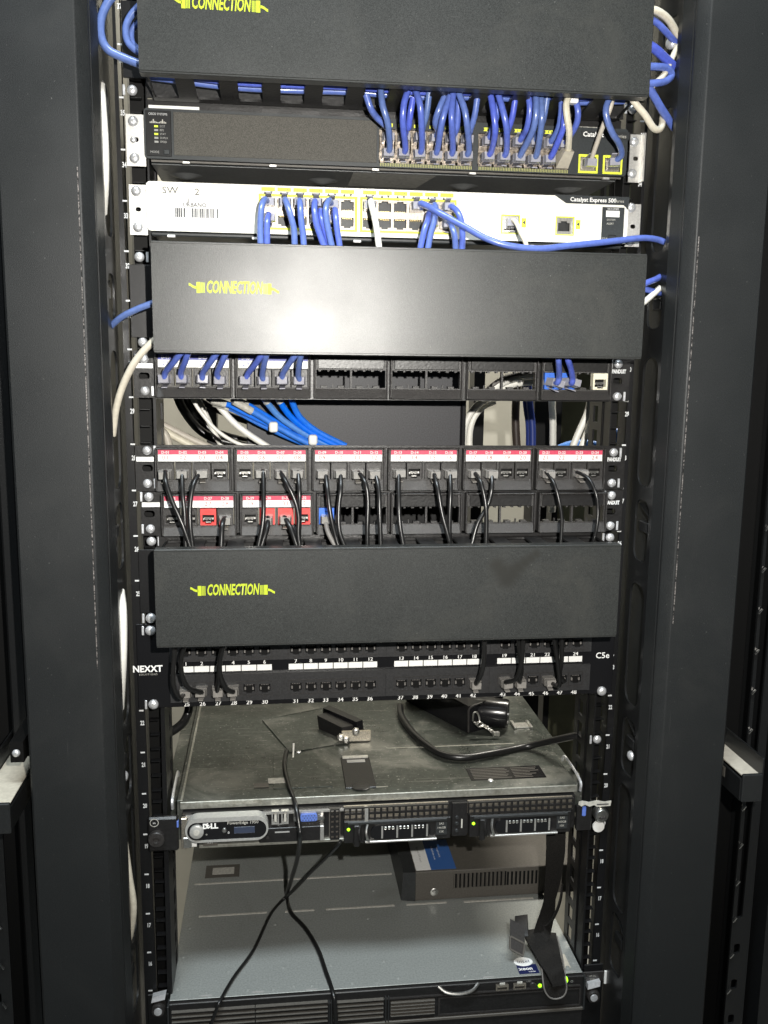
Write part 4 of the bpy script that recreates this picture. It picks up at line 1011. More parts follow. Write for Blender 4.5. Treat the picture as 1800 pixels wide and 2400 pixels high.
# ------------------------------------------------------------ grey box on the lower server
kv = thing('switch_box', 'brown grey metal box with side vents and blue and white sticker on the lower server', 'box', (150, 140, 661.5))
KZ, KZT, KY = 661.8, 700.5, 140
MB().box(60, 275, KY, KY + 260, KZ, KZT, .8).ob('case', 'kvm_grey', kv)
MB().hexa([(43, KY + 3, KZ), (60.2, KY - .3, KZ), (60.2, KY + 258, KZ), (43, KY + 258, KZ), (45, KY + 3, KZT - 1), (60.2, KY - .3, KZT + .2), (60.2, KY + 258, KZT + .2), (45, KY + 258, KZT - 1)]).ob('end_cap', 'chassis_dark', kv)
for k in range(21):
    x = 108 + k * 5.25
    z0 = KZ + 15
    if k < 13: MB().box(x, x + 1.9, KY - 2.0, KY + .5, z0, z0 + 19, .5).ob('vent_rib', 'kvm_grey', kv); MB().box(x + 2, x + 4.4, KY - .25, KY + .5, z0, z0 + 19).ob('vent_slot', 'recess_black', kv)
    else: MB().box(x, x + 2.6, KY - .25, KY + .5, z0, z0 + 18).ob('vent_slot', 'recess_black', kv)
MB().lathe((84, KY, KZ + 10.5), [(5.2, 0), (4.6, .4), (3.6, .5), (3.0, 1.6), (0, 2)], n=16).ob('case_screw', 'nickel', kv)
b_ = [(60.9,216.1,700.8),(87.9,213.5,700.8),(112.1,211.2,700.8),(61.3,151.9,700.8),(80.1,151.1,700.8),(112.0,152.9,700.8)]
def at(k): return b_[k][:2]
y0_ = KY + 4; y1_ = KY + 74
xs_ = (b_[3][0], b_[4][0], b_[5][0])
MB().box(xs_[0], xs_[1], y0_, y1_, KZT + .1, KZT + .5).ob('white_label', 'label_white', kv)
bl = MB().box(xs_[1], xs_[2], y0_, y1_, KZT + .1, KZT + .5).ob('blue_label', 'sticker_blue', kv)
for k, (yy, xx, w, s_) in enumerate(((y1_ - 34, xs_[0] + 9, 4.2, 'Network KVM switch'), (y1_ - 32, xs_[1] + 9, 3.4, 'Keyboard video mouse'), (y1_ - 30, xs_[1] + 16, 3.4, 'four port console'))):
    text(s_, w, 'print_grey' if k == 0 else 'label_white', 0, 0, 0, kv, fn=(lambda a, c: (lambda u, w_: (a + w_, c - u, KZT + .6)))(xx, yy))

# ------------------------------------------------------------ things lying on the slim server
cs = thing('equipment_case', 'black folded case with snap hook lying at the back of the slim server', 'case', (120, 200, 876.8))
cz = 877
b_ = MB(); b_.hexa([(123, 148, cz), (172, 172, cz), (150, 330, cz), (62, 262, cz), (123, 150, cz + 34), (172, 174, cz + 38), (150, 330, cz + 44), (62, 262, cz + 40)])
b_.ob('body', 'gloss_black', cs)
MB().lathe((150, 168, cz + 19), [(0, -16), (17, -16), (18, -10), (18, 24), (17, 27), (14, 27), (14, 26), (0, 26)], (.85, -.3, 0), 24).ob('round_cap', 'gloss_black', cs)
MB().tube([(123, 147, cz + 2), (122.6, 146.6, cz + 20), (124, 147, cz + 33), (140, 150, cz + 38)], 1.3, 6).ob('front_seam', 'jack_black', cs)
hk = thing('snap_hook', 'small steel snap hook on twisted wire hanging from the black case', 'hook', (137, 140, 900))
kp = [(125.9,138.0,896.8),(126.7,138.0,906.5),(130.9,138.0,907.5),(134.3,138.0,899.7),(132.4,138.0,893.3),(127.0,138.0,895.6)]
MB().tube(kp, 1.1, 7).ob('ring', 'nickel', hk)
MB().tube([(128.7,136.0,894.2),(134.1,136.0,889.7),(139.4,136.0,891.7),(133.9,136.0,896.2),(128.7,136.0,894.2)], 1.0, 6).ob('eye', 'nickel', hk)
ws = [(136.1,136.0,893.4),(142.6,136.0,889.4),(147.5,134.0,886.2),(151.4,132.0,882.0)]
for ph in (0, math.pi):
    path = spline(ws, 5); pts_ = [(q[0] + 1.3 * math.cos(i * 1.1 + ph), q[1] + 1.3 * math.sin(i * 1.1 + ph), q[2] + 1.3 * math.cos(i * 1.1 + ph)) for i, q in enumerate(path)]
    MB().tube(pts_, .8, 6, sub=2).ob('twisted_wire', 'nickel', hk)
wq = ws[-1]
MB().box(wq[0] - 2, wq[0] + 7, wq[1] - 2, wq[1] + 2, wq[2] - 3, wq[2] + 3, 1).ob('wire_end', 'nickel', hk)
ad = thing('cable_adapter', 'small black adapter with two bright screws lying on the slim server lid', 'adapter', (-40, 160, 877))
a_ = [(-52.6,184.9,884.0),(-32.7,146.3,884.0)]
MB().hexa([(-58, 178, 877), (-30, 142, 877), (-16, 150, 877), (-42, 190, 877), (-60, 182, 893), (-32, 146, 891), (-18, 152, 891), (-44, 194, 893)]).ob('hood', 'plastic_black', ad)
MB().hexa([(-52, 196, 877), (-12, 150, 877), (-4, 156, 877), (-44, 204, 877), (-52, 196, 897), (-14, 152, 895), (-6, 158, 895), (-44, 204, 897)]).ob('hood_back', 'gloss_black', ad)
MB().box(-33, 2, 136, 142, 877, 889, .6).ob('connector_plate', 'port_steel', ad)
for p in [(-28.0,134.0,881.0),(-16.3,134.0,890.7),(-34.4,136.0,883.6)]:
    MB().lathe((p[0], 136, max(p[2], 880.5)), [(4.6, 0), (4.6, 5), (3, 6), (2.4, 4), (0, 4)], n=6).ob('hex_screw', 'nickel', ad)
sh = thing('plastic_tray', 'thin dull plastic tray lid lying flat on the slim server', 'tray', (-60, 190, 876.6))
t_ = [(-127.4,212.4,876.6),(-94.5,112.7,876.6),(-10.0,140.1,876.6),(-47.6,245.5,876.6)]
for (a, c) in ((0, 1), (1, 2), (2, 3), (3, 0)):
    A, C = Vector(t_[a]), Vector(t_[c]); A.z = C.z = 877.0
    MB().tube([A, C], .45, 6).ob('tray_rim', 'galvanised', sh)
MB().hexa([(t_[i][0], t_[i][1], 876.5) for i in range(4)] + [(t_[i][0], t_[i][1], 876.9) for i in range(4)]).ob('tray_sheet', 'galvanised', sh)
lone('plastic_strip', 'short bright white plastic strip standing near the thin cord on the lid', 'strip', None, [(-91.4,98.8,877.0),(-90.6,110.0,883.9),(-90.5,112.0,888.2)], 1.1, 'white_jacket')

# ------------------------------------------------------------ strap with buckle
sp_ = thing('strap', 'black webbing strap with plastic buckle hanging in front of the lower server', 'strap', (200, 0, 760))
def ribbon(pts, w, th, wdir=(1, 0, 0), sub=6):
    b = MB(); P_ = spline(pts, sub); rows = []
    for i, p in enumerate(P_):
        t = (P_[min(i + 1, len(P_) - 1)] - P_[max(i - 1, 0)]).normalized()
        f = i / (len(P_) - 1)
        if isinstance(w, tuple): g = f * (len(w) - 1); k0 = min(int(g), len(w) - 2); ww = w[k0] + (w[k0 + 1] - w[k0]) * (g - k0)
        else: ww = w
        wd = Vector(wdir[0]).lerp(Vector(wdir[1]), f) if isinstance(wdir[0], tuple) else Vector(wdir)
        wd = (wd - t * wd.dot(t)).normalized(); n = t.cross(wd)
        rows.append([b.bm.verts.new(p + wd * s * ww / 2 + n * h * th / 2) for s, h in ((-1, -1), (1, -1), (1, 1), (-1, 1))])
    for r, q in zip(rows, rows[1:]):
        for k in range(4): b.bm.faces.new((r[k], q[k], q[(k + 1) % 4], r[(k + 1) % 4]))
    b.bm.faces.new(rows[0]); b.bm.faces.new(rows[-1][::-1]); return b
ribbon([(196.7,20.0,812.9),(198.7,24.0,785.0),(200.5,34.0,747.7),(200.4,42.0,716.2),(199.2,48.0,690.8),(193.7,46.7,667.0)], (22, 22, 20, 15, 22, 26), 1.6, ((1, 0, 0), (.9, .35, 0))).ob('webbing_upper', 'webbing', sp_)
ribbon([(214.0,40.0,735.3),(212.3,40.0,716.7),(208.9,44.0,698.2),(202.4,50.0,678.4),(188.5,39.4,668.0)], (6, 12, 14, 16, 18), 1.6, ((.4, .8, .3), (.8, .3, .2))).ob('webbing_fold', 'webbing', sp_)
lq = [(204.5,55.2,666.0),(197.9,25.0,666.0),(192.0,-2.1,666.0),(190.2,-17.0,659.2),(191.1,-20.0,650.0),(191.6,-21.0,643.4),(191.7,-21.0,639.8)]
ribbon(lq, (19, 21, 23, 25.5, 27, 21, 7), 1.5, (1, 0, 0)).ob('webbing_loop', 'webbing', sp_)
ribbon([(179.4,47.8,676.0),(183.4,29.5,673.0),(187.5,6.1,671.0),(189.5,-16.0,671.0),(193.1,-21.0,662.0),(193.2,-23.0,656.2)], (20, 22, 23, 23, 20, 16), 1.8, ((.75, .65, 0), (.9, .3, 0))).ob('webbing_tail', 'webbing', sp_)
eq = [(193.2,48.5,668.0),(185.7,19.6,668.0),(178.6,-7.9,668.0),(177.1,-19.0,658.6),(179.0,-22.0,649.3),(184.3,-23.0,642.4),(191.6,-23.0,640.3),(199.2,-23.0,642.8),(203.0,-22.0,650.6),(202.3,-18.0,662.2),(207.5,11.2,667.0),(212.8,45.6,667.0)]
MB().tube(eq, .9, 7).ob('loop_edge', 'grey_jacket', sp_)
bk = [(148.2,16.0,692.1),(164.1,12.0,684.3),(160.9,6.0,674.0),(146.6,10.0,680.6)]
def slab(q, d): return MB().hexa([tuple(v) for v in q] + [(v[0] + d[0], v[1] + d[1], v[2] + d[2]) for v in q])
slab(bk, (3, 14, 12)).ob('buckle', 'jack_black', sp_)
for i in range(4):
    A, C = Vector(bk[i]), Vector(bk[(i + 1) % 4]); MB().tube([A, C], 1.2, 6).ob('buckle_rim', 'kvm_grey', sp_)
b2 = [(156.8,30.0,693.7),(171.7,30.0,694.9),(170.1,20.0,687.9),(155.3,20.0,687.9)]
slab(b2, (4, 14, 4)).ob('buckle_back', 'plastic_black', sp_)

# ------------------------------------------------------------ cables
BG = 'blue cords plugged into the dark grey switch'
LA = [[(-11.2,-14.0,1540.1),(-17.0,-30.0,1540.8),(-23.3,-38.0,1545.9),(-28.1,-40.0,1557.1)],[(-4.9,-22.0,1520.5),(-8.7,-42.0,1533.3),(-13.9,-46.0,1547.0),(-15.1,-40.0,1561.6)],[(8.8,-22.0,1520.3),(4.8,-42.0,1533.8),(4.9,-46.0,1549.6),(9.6,-40.0,1563.8)],[(12.2,-14.0,1527.3),(11.6,-30.0,1534.2),(12.2,-36.0,1544.6),(14.2,-38.0,1557.4)],[(25.0,-22.0,1520.9),(21.5,-42.0,1534.5),(18.6,-48.0,1549.7),(15.5,-40.0,1564.1)],[(39.3,-16.0,1525.0),(35.3,-34.0,1538.1),(37.3,-40.0,1547.9),(43.9,-38.0,1562.3)],[(40.4,-22.0,1520.8),(39.1,-42.0,1532.5),(41.3,-46.0,1544.4),(46.3,-42.0,1558.5)],[(52.5,-22.0,1519.7),(48.7,-44.0,1532.4),(47.3,-48.0,1544.2),(49.3,-42.0,1562.2)],[(59.7,-14.0,1526.2),(56.4,-28.0,1538.9),(56.1,-34.0,1554.9),(56.6,-36.0,1564.9)],[(68.5,-22.0,1520.4),(62.6,-44.0,1533.0),(58.5,-48.0,1547.5),(52.5,-42.0,1565.6)],[(92.7,-22.0,1519.8),(88.1,-44.0,1530.1),(85.2,-48.0,1544.7),(82.7,-42.0,1564.4)],[(104.7,-22.0,1520.3),(98.6,-44.0,1532.1),(93.7,-48.0,1546.6),(88.7,-42.0,1566.8)],[(123.2,-14.0,1531.7),(120.2,-34.0,1537.7),(120.3,-40.0,1552.2),(117.9,-38.0,1567.1)],[(121.8,-22.0,1520.9),(122.9,-44.0,1533.1),(123.4,-50.0,1549.8),(124.2,-42.0,1567.7)],[(134.0,-22.0,1521.4),(130.1,-44.0,1534.9),(129.2,-48.0,1547.7),(129.6,-40.0,1566.4)],[(153.3,-14.0,1536.0),(150.4,-32.0,1539.4),(150.2,-38.0,1549.9),(150.0,-38.0,1565.6)],[(151.4,-22.0,1523.2),(151.6,-40.0,1535.2),(151.8,-42.0,1543.6),(151.9,-42.0,1558.1)],[(166.5,-22.0,1533.2),(165.5,-36.0,1541.5),(164.5,-42.0,1551.1),(161.4,-40.0,1564.1)]]
PORTCOL = (0, 0, 1, 1, 2, 3, 3, 4, 4, 5, 6, 7, 8, 8, 9, 10, 10, 11)
PORTROW = (1, 0, 0, 1, 0, 1, 0, 0, 1, 0, 0, 0, 1, 0, 0, 1, 0, 1)
for i, pts in enumerate(LA):
    cidx, rr = PORTCOL[i], PORTROW[i]
    bx = -12.2 if cidx < 6 else 81.2
    x = bx + 7.6 + (cidx % 6) * 14.65; z = 1514.2 + rr * 14.5
    pts = [(x, -11, z), (x, -18, z + .8)] + [tuple(q) for q in pts[0:]]
    pts[2] = (x * .7 + pts[2][0] * .3, -25, z + 5)
    cord('network_cable', 'blue cord rising from %s row of port column %s on the dark grey switch' % (('lower', 'upper')[rr], ORD[cidx] if cidx < 12 else ''), 'cable', BG, pts, 2.95, 'blue_jacket', [(x, -5.5, z, dict(up=rr == 1))])
for c in (2, 5, 7, 9, 6, 11):
    if (c, 1) in zip(PORTCOL, PORTROW): continue
    bx = -12.2 if c < 6 else 81.2
    x = bx + 7.6 + (c % 6) * 14.65; z = 1528.7
    cord('network_cable', 'blue cord half hidden behind its neighbour, from upper row of port column %s' % ORD[c], 'cable', BG, [(x, -11, z), (x, -18, z + 1), (x + 1, -26, z + 8), (x + 3, -32, z + 18), (x + 4, -38, z + 36)], 2.9, 'blue_jacket', [(x, -5.5, z, dict(up=True))])
# beige cord with moulded boot
pts = [(162.1,-26.0,1520.9),(156.5,-44.0,1532.9),(151.7,-52.0,1542.6),(150.3,-52.0,1554.4),(156.6,-44.0,1566.5)]
t = thing('network_cable', 'beige cord with moulded boot at right end of the dark switch ports', 'cable', pts[0])
MB().tube(pts, 3.0, 9).ob('jacket', 'beige_jacket', t)
q = pts[0]; px_ = 81.2 + 7.6 + 5 * 14.65
MB().hexa([(px_ - 6, -9, 1508), (px_ + 6, -9, 1508), (px_ + 6, -7, 1520), (px_ - 6, -7, 1520), (q[0] - 4.5, q[1] - 4, q[2] - 2), (q[0] + 4.5, q[1] - 4, q[2] - 2), (q[0] + 4.5, q[1] + 6, q[2] + 3), (q[0] - 4.5, q[1] + 6, q[2] + 3)]).ob('boot', 'beige_jacket', t)
MB().box(pts[-1][0] - 5, pts[-1][0] + 6, pts[-1][1] - 5, pts[-1][1] + 4, pts[-1][2] - 10, pts[-1][2] - 2, 1).ob('flag_tag', 'label_white', t)
pts = [(188.4,-14.0,1514.4),(189.2,-24.0,1526.5),(191.1,-36.0,1541.8),(194.5,-42.0,1554.9),(196.6,-42.0,1566.6)]
cord('network_cable', 'thin beige cord rising from left yellow framed uplink port', 'cable', None, pts, 2.3, 'beige_jacket', [(188.3, -5.5, 1513.4, dict(up=True))])
pts = [(210.7,-16.0,1514.1),(213.6,-26.0,1519.0),(205.7,-38.0,1526.4),(196.6,-46.0,1532.4),(189.3,-50.0,1543.2),(187.9,-50.0,1554.0),(196.1,-42.0,1568.1)]
cord('network_cable', 'blue cord curving up from right yellow framed uplink port', 'cable', None, pts, 2.95, 'blue_jacket', [(212.4, -5.5, 1513.4, dict(up=True, rot=(0, 0, -.25)))])

# blue loops lying inside the top manager, seen through the holes of its bottom comb
for k in range(3):
    y = -22 - 10 * k; z = 1562.2 + 1.5 * k
    lone('duct_cable', 'blue cable lying in the top manager seen through bottom holes, %s' % ('nearest the rack', 'in the middle', 'nearest the cover')[k], 'cable', 'blue cables lying in the top manager',
         [(-216, y, z + 6), (-150, y, z + 1), (-100, y - 2, z), (-40, y + 2, z + 2), (20, y, z), (90, y - 2, z + 2), (150, y, z + 1), (215, y, z + 5)], 3.0, 'blue_jacket')

WG = 'blue cords hanging from the white switch'
LB = [[(-117.5,-26.0,1467.8),(-120.0,-34.0,1461.3),(-121.2,-38.0,1450.4),(-121.6,-40.0,1439.9),(-121.3,-44.0,1424.0)],[(-114.4,-24.0,1455.2),(-115.2,-34.0,1449.4),(-115.6,-38.0,1440.3),(-115.7,-42.0,1424.4)],[(-99.0,-26.0,1468.0),(-96.5,-34.0,1459.8),(-93.6,-38.0,1449.4),(-91.7,-40.0,1440.0),(-91.1,-44.0,1423.4)],[(-86.2,-26.0,1467.7),(-85.8,-34.0,1460.2),(-85.2,-38.0,1448.6),(-83.8,-40.0,1437.8),(-82.8,-44.0,1423.6)],[(-72.5,-26.0,1467.4),(-73.2,-34.0,1459.1),(-72.2,-38.0,1449.0),(-70.0,-40.0,1440.7),(-64.1,-44.0,1424.1)],[(-67.2,-22.0,1460.3),(-67.3,-30.0,1454.7),(-65.5,-34.0,1447.1),(-61.4,-36.0,1434.0),(-58.8,-38.0,1424.9)],[(-59.8,-26.0,1468.9),(-62.9,-34.0,1460.9),(-62.3,-38.0,1448.5),(-60.5,-40.0,1438.7),(-57.2,-44.0,1422.8)],[(-54.1,-24.0,1461.2),(-53.9,-32.0,1454.8),(-53.3,-36.0,1445.4),(-51.9,-38.0,1435.5),(-50.2,-42.0,1423.2)],[(33.0,-24.0,1460.9),(30.6,-32.0,1453.6),(26.7,-38.0,1444.4),(21.7,-42.0,1423.6)],[(37.7,-26.0,1467.9),(37.2,-34.0,1461.0),(34.8,-38.0,1449.5),(31.9,-40.0,1439.8),(28.5,-44.0,1422.8)],[(54.5,-26.0,1466.6),(57.9,-34.0,1460.9),(60.5,-38.0,1452.2),(61.5,-40.0,1442.5),(60.8,-44.0,1422.9)],[(53.2,-24.0,1453.1),(53.8,-32.0,1446.8),(55.3,-36.0,1438.7),(56.1,-40.0,1422.4)]]
PB = ((0, 1), (0, 0), (1, 1), (2, 1), (3, 1), (3, 0), (4, 1), (4, 0), (10, 0), (10, 1), (11, 1), (11, 0))
for i, pts in enumerate(LB):
    c, r = PB[i]; x = (-114.2 if c < 6 else -20.6) + (c % 6) * 14.6; z = 1453.6 + r * 14.2
    pts = [(x, -12, z), (x * .6 + pts[0][0] * .4, -19, z)] + [tuple(q) for q in pts]
    cord('network_cable', 'blue cord hanging from port %s of the white switch' % word(c * 2 + (1 if r else 2)), 'cable', WG, pts, 2.95, 'blue_jacket', [(x, -7, z, dict(up=r == 1))])
pts = [(-20.9,-22.0,1470.1),(-22.0,-34.0,1465.9),(-20.8,-38.0,1460.1),(-17.8,-40.0,1445.9),(-14.8,-44.0,1422.4)]
x = -20.6
cord('network_cable', 'off white flat cord hanging from port 13 of the white switch', 'cable', None, [(x, -12, 1467.8)] + [tuple(q) for q in pts], 3.0, 'white_jacket', [(x, -7, 1467.8, dict(up=True))])
pts = [(25.0,-26.0,1469.0),(32.1,-36.0,1463.9),(40.6,-44.0,1457.8),(53.0,-50.0,1450.3),(62.0,-54.0,1445.2),(77.8,-60.0,1436.0),(97.7,-64.0,1429.5),(126.4,-64.0,1427.3),(156.7,-58.0,1431.4),(199.7,-46.0,1437.7),(234.2,-34.0,1443.2),(253.5,-26.0,1443.3),(266.2,-24.0,1439.8)]
x = -20.6 + 3 * 14.6
cord('network_cable', 'long blue cord sweeping across the white switch front to the right side slot', 'cable', None, [(x, -12, 1467.8), (x + 3, -19, 1467)] + [tuple(q) for q in pts], 3.0, 'blue_jacket', [(x, -7, 1467.8, dict(up=True))])
pts = [(113.6,-22.0,1457.5),(115.4,-30.0,1451.9),(116.9,-36.0,1444.6),(120.5,-42.0,1434.5),(122.2,-46.0,1422.7)]
cord('network_cable', 'beige cord hanging from the left uplink port of the white switch', 'cable', None, [(114.2, -12, 1455.6)] + [tuple(q) for q in pts], 2.2, 'beige_jacket', [(114.2, -6, 1455.6, dict(up=False))])

# upper patch panel
UG = 'blue cords plugged into the upper patch panel'
LU = [[(-208.5,-30.0,1313.4),(-200.0,-44.0,1322.0),(-192.5,-52.0,1330.4),(-182.2,-54.0,1341.0)],[(-194.8,-30.0,1313.5),(-189.6,-44.0,1322.9),(-186.0,-52.0,1331.2),(-181.4,-54.0,1342.8)],[(-174.8,-30.0,1313.4),(-167.6,-44.0,1322.4),(-160.9,-52.0,1330.8),(-152.4,-54.0,1341.4)],[(-162.1,-30.0,1313.1),(-157.1,-44.0,1322.6),(-153.0,-52.0,1330.9),(-147.9,-54.0,1343.3)],[(-133.8,-30.0,1313.4),(-126.2,-44.0,1322.9),(-121.0,-52.0,1330.6),(-114.0,-54.0,1342.0)],[(-121.0,-30.0,1312.8),(-118.8,-44.0,1323.0),(-116.8,-52.0,1331.4),(-114.0,-54.0,1343.8)],[(-102.2,-30.0,1313.0),(-96.1,-44.0,1323.3),(-90.5,-52.0,1331.0),(-82.5,-54.0,1342.4)],[(-88.0,-30.0,1312.8),(-87.2,-44.0,1323.4),(-85.7,-52.0,1331.8),(-83.6,-54.0,1344.3)]]
for i, pts in enumerate(LU):
    x = X1[i // 4] + OFF[i % 4]; z = 1306.8
    cord('network_cable', 'blue cord with clear plug in %s jack of the upper patch panel from the left' % ORD[i], 'cable', UG, [(x, -20, z), (x * .8 + pts[0][0] * .2, -25, z + .5)] + [tuple(q) for q in pts], 2.9, 'blue_jacket', [(x, -14, z, dict(up=False))])
LV = [[(161.8,-30.0,1313.4),(157.2,-42.0,1322.4),(153.9,-50.0,1330.0),(152.2,-52.0,1344.0)],[(174.9,-30.0,1312.8),(168.4,-42.0,1322.6),(162.8,-50.0,1330.1),(157.9,-52.0,1344.1)]]
for i, pts in enumerate(LV):
    x = [160.7,176.3][i]; z = 1306.8
    cord('network_cable', 'blue cord plugged into the %s blue jack of the upper patch panel' % ('left', 'right')[i], 'cable', UG, [(x, -20, z), (x * .6 + pts[0][0] * .4, -27, z + .5)] + [tuple(q) for q in pts], 2.9, 'blue_jacket', [(x, -13, z, dict(up=False, rot=(0, .25, .35)))])

# middle and lower patch panels: black flat cords
KG = 'black cords plugged into the red labelled patch panels'
LM = {1:[(-211.6,-24.0,1221.0),(-210.3,-34.0,1212.3),(-203.7,-40.0,1194.0),(-195.1,-44.0,1174.2),(-187.3,-46.0,1150.4)],2:[(-196.4,-24.0,1220.2),(-195.4,-34.0,1202.2),(-193.6,-38.0,1182.4),(-192.8,-42.0,1149.6)],3:[(-180.3,-24.0,1219.3),(-185.2,-34.0,1210.2),(-188.1,-40.0,1192.7),(-188.2,-44.0,1173.4),(-185.8,-46.0,1150.4)],6:[(-121.0,-24.0,1220.8),(-120.7,-36.0,1196.9),(-121.7,-42.0,1174.4),(-127.0,-46.0,1149.7)],7:[(-104.6,-24.0,1220.0),(-99.5,-34.0,1211.9),(-91.7,-38.0,1195.9),(-88.2,-40.0,1179.9),(-88.7,-42.0,1164.7),(-86.8,-44.0,1148.7)],8:[(-88.1,-24.0,1219.9),(-87.2,-34.0,1203.8),(-87.3,-36.0,1181.2),(-87.8,-38.0,1162.7),(-88.3,-42.0,1148.3)],9:[(-62.1,-24.0,1219.1),(-60.7,-36.0,1203.9),(-58.2,-42.0,1182.0),(-53.4,-44.0,1161.5),(-49.5,-46.0,1148.7)],10:[(-47.8,-24.0,1219.0),(-48.1,-34.0,1206.5),(-50.3,-38.0,1187.4),(-49.7,-42.0,1166.4),(-43.2,-44.0,1148.2)],11:[(-30.2,-24.0,1219.8),(-25.0,-34.0,1211.7),(-22.6,-38.0,1195.5),(-23.3,-42.0,1171.5),(-23.3,-44.0,1148.0)],12:[(-14.1,-24.0,1219.0),(-11.8,-34.0,1204.3),(-11.4,-40.0,1181.3),(-10.2,-44.0,1147.8)],13:[(8.5,-24.0,1218.9),(7.3,-36.0,1196.2),(7.7,-42.0,1173.3),(12.1,-46.0,1147.9)],15:[(42.8,-24.0,1218.9),(44.7,-36.0,1206.4),(48.3,-42.0,1183.3),(54.3,-46.0,1160.8),(57.6,-46.0,1147.4)],16:[(58.8,-24.0,1218.8),(57.7,-34.0,1201.1),(56.6,-38.0,1175.1),(57.5,-40.0,1146.1)],17:[(82.8,-24.0,1219.6),(86.7,-36.0,1211.6),(90.7,-42.0,1191.3),(91.6,-44.0,1170.8),(91.2,-46.0,1147.0)],18:[(99.8,-24.0,1218.7),(98.7,-32.0,1205.6),(94.2,-34.0,1187.9),(84.3,-38.0,1171.9),(77.9,-42.0,1150.5)],21:[(154.6,-24.0,1219.9),(158.9,-36.0,1211.4),(163.0,-42.0,1195.1),(166.3,-44.0,1175.2),(165.3,-46.0,1146.0)],23:[(186.2,-24.0,1220.3),(193.5,-36.0,1215.4),(199.0,-44.0,1201.9),(201.3,-46.0,1186.2),(200.0,-48.0,1167.2),(196.3,-46.0,1145.7)]}
for n, pts in LM.items():
    x, z = JPOS[n]; z -= 1.8
    cord('network_cable', 'black cord plugged into the jack numbered %s of the red labelled panel' % word(n), 'cable', KG, [(x, -20, z), (x * .7 + pts[0][0] * .3, -23, z - .2)] + [tuple(q) for q in pts[0:]], 2.25 if n < 21 else 1.75, 'black_jacket', [(x, -12.5, z, dict(up=False))], sub=7)
LL = {28:[(-158.0,-24.0,1176.8),(-159.5,-34.0,1171.3),(-160.7,-42.0,1149.2)],30:[(-117.0,-24.0,1176.5),(-117.8,-34.0,1168.8),(-124.3,-42.0,1148.8)],31:[(-101.2,-24.0,1176.8),(-95.7,-34.0,1168.6),(-88.3,-42.0,1147.5)]}
for n, pts in LL.items():
    x, z = J3[n]; z -= 1.8
    cord('network_cable', 'black cord plugged into the jack numbered %s of the lower panel' % word(n), 'cable', KG, [(x, -20, z), (x * .7 + pts[0][0] * .3, -23, z - .2)] + [tuple(q) for q in pts], 2.5, 'black_jacket', [(x, -15, z, dict(up=False))])
pts = [(-62.0,-24.0,1174.4),(-59.8,-36.0,1163.3),(-51.3,-44.0,1148.3)]
x = X3[2] + OFF[0]
cord('network_cable', 'grey cord plugged into the single blue jack of the lower panel', 'cable', None, [(x, -20, 1173.8)] + [tuple(q) for q in pts], 2.3, 'grey_jacket', [(x, -15, 1173.8, dict(up=False))])

# 48 port panel
NG = 'black cords in the numbered 48 port panel'
LN = {26:[(-183.7,-24.0,1004.3),(-194.7,-32.0,1012.4),(-199.9,-34.0,1025.8),(-200.6,-36.0,1040.6),(-196.2,-40.0,1058.3)],27:[(-167.9,-20.0,1004.1),(-165.4,-30.0,1020.7),(-164.6,-34.0,1035.0),(-160.7,-40.0,1057.4)],28:[(-152.8,-24.0,1003.8),(-159.5,-30.0,1010.6),(-164.0,-32.0,1024.9),(-163.5,-36.0,1041.3),(-158.9,-42.0,1058.0)],42:[(91.4,-24.0,1005.5),(93.5,-32.0,1016.4),(95.3,-36.0,1032.4),(94.3,-40.0,1059.7)],43:[(122.8,-24.0,1005.4),(131.1,-32.0,1012.6),(133.5,-38.0,1033.8),(132.7,-42.0,1059.4)],44:[(136.7,-22.0,1005.2),(135.2,-32.0,1020.5),(132.1,-36.0,1037.6),(128.5,-40.0,1058.9)],47:[(179.3,-20.0,1010.5),(176.5,-32.0,1028.4),(175.0,-36.0,1043.2),(172.8,-40.0,1062.2)]}
def port48(n): k, j = (n - 25) // 6, (n - 25) % 6; return BAY[k] + (j - 2.5) * PIT[k]
for n, pts in LN.items():
    x = port48(n); z = 1000.6
    cord('network_cable', 'black cord plugged into port %s of the flat 48 port panel' % word(n), 'cable', NG, [(x, -15, z)] + [tuple(q) for q in pts], 2.5, 'black_jacket', [(x, -7, z, dict(up=False))] if n != 47 else [])
for n in (25, 46):
    x = port48(n)
    t = thing('loose_plug', 'clear plug sitting in port %s of the flat 48 port panel' % word(n), 'plug', (x, -17, 1000.6), 'plugs in the 48 port panel')
    plug(t, x, -7, 1000.6, up=False)
    MB().tube([(x, -15, 1000.6), (x + (-4 if n == 25 else 4), -33, 1003), (x + (-9 if n == 25 else 2), -36, 1020), (x - 6, -40, 1058)], 2.3, 8).ob('jacket', 'black_jacket', t)

# cords at the sides
SG = 'cables running to the side slots'
def side(label, m, pts, r=3.0): lone('side_cable', label, 'cable', SG, pts, r, m)
side('blue cable looping beside the left rail at the picture top', 'blue_jacket', [(-238.2,-45.0,1627.7),(-246.5,-45.0,1618.0),(-252.1,-45.0,1605.4),(-252.6,-45.0,1592.0),(-247.4,-45.0,1581.9),(-235.7,-45.0,1576.4),(-219.0,-45.0,1570.8)], 3.6)
side('blue cable arc close to the left edge of the top cover', 'blue_jacket', [(-219.9,-40.0,1620.5),(-228.7,-40.0,1610.7),(-232.9,-40.0,1600.4),(-230.8,-40.0,1589.0),(-219.4,-40.0,1580.1)], 3.0)
side('blue cable arc tucked behind another at the top cover edge', 'blue_jacket', [(-219.3,-36.0,1611.9),(-227.4,-36.0,1602.7),(-229.1,-36.0,1595.1),(-226.4,-36.0,1588.4),(-218.7,-36.0,1584.1)], 2.6)
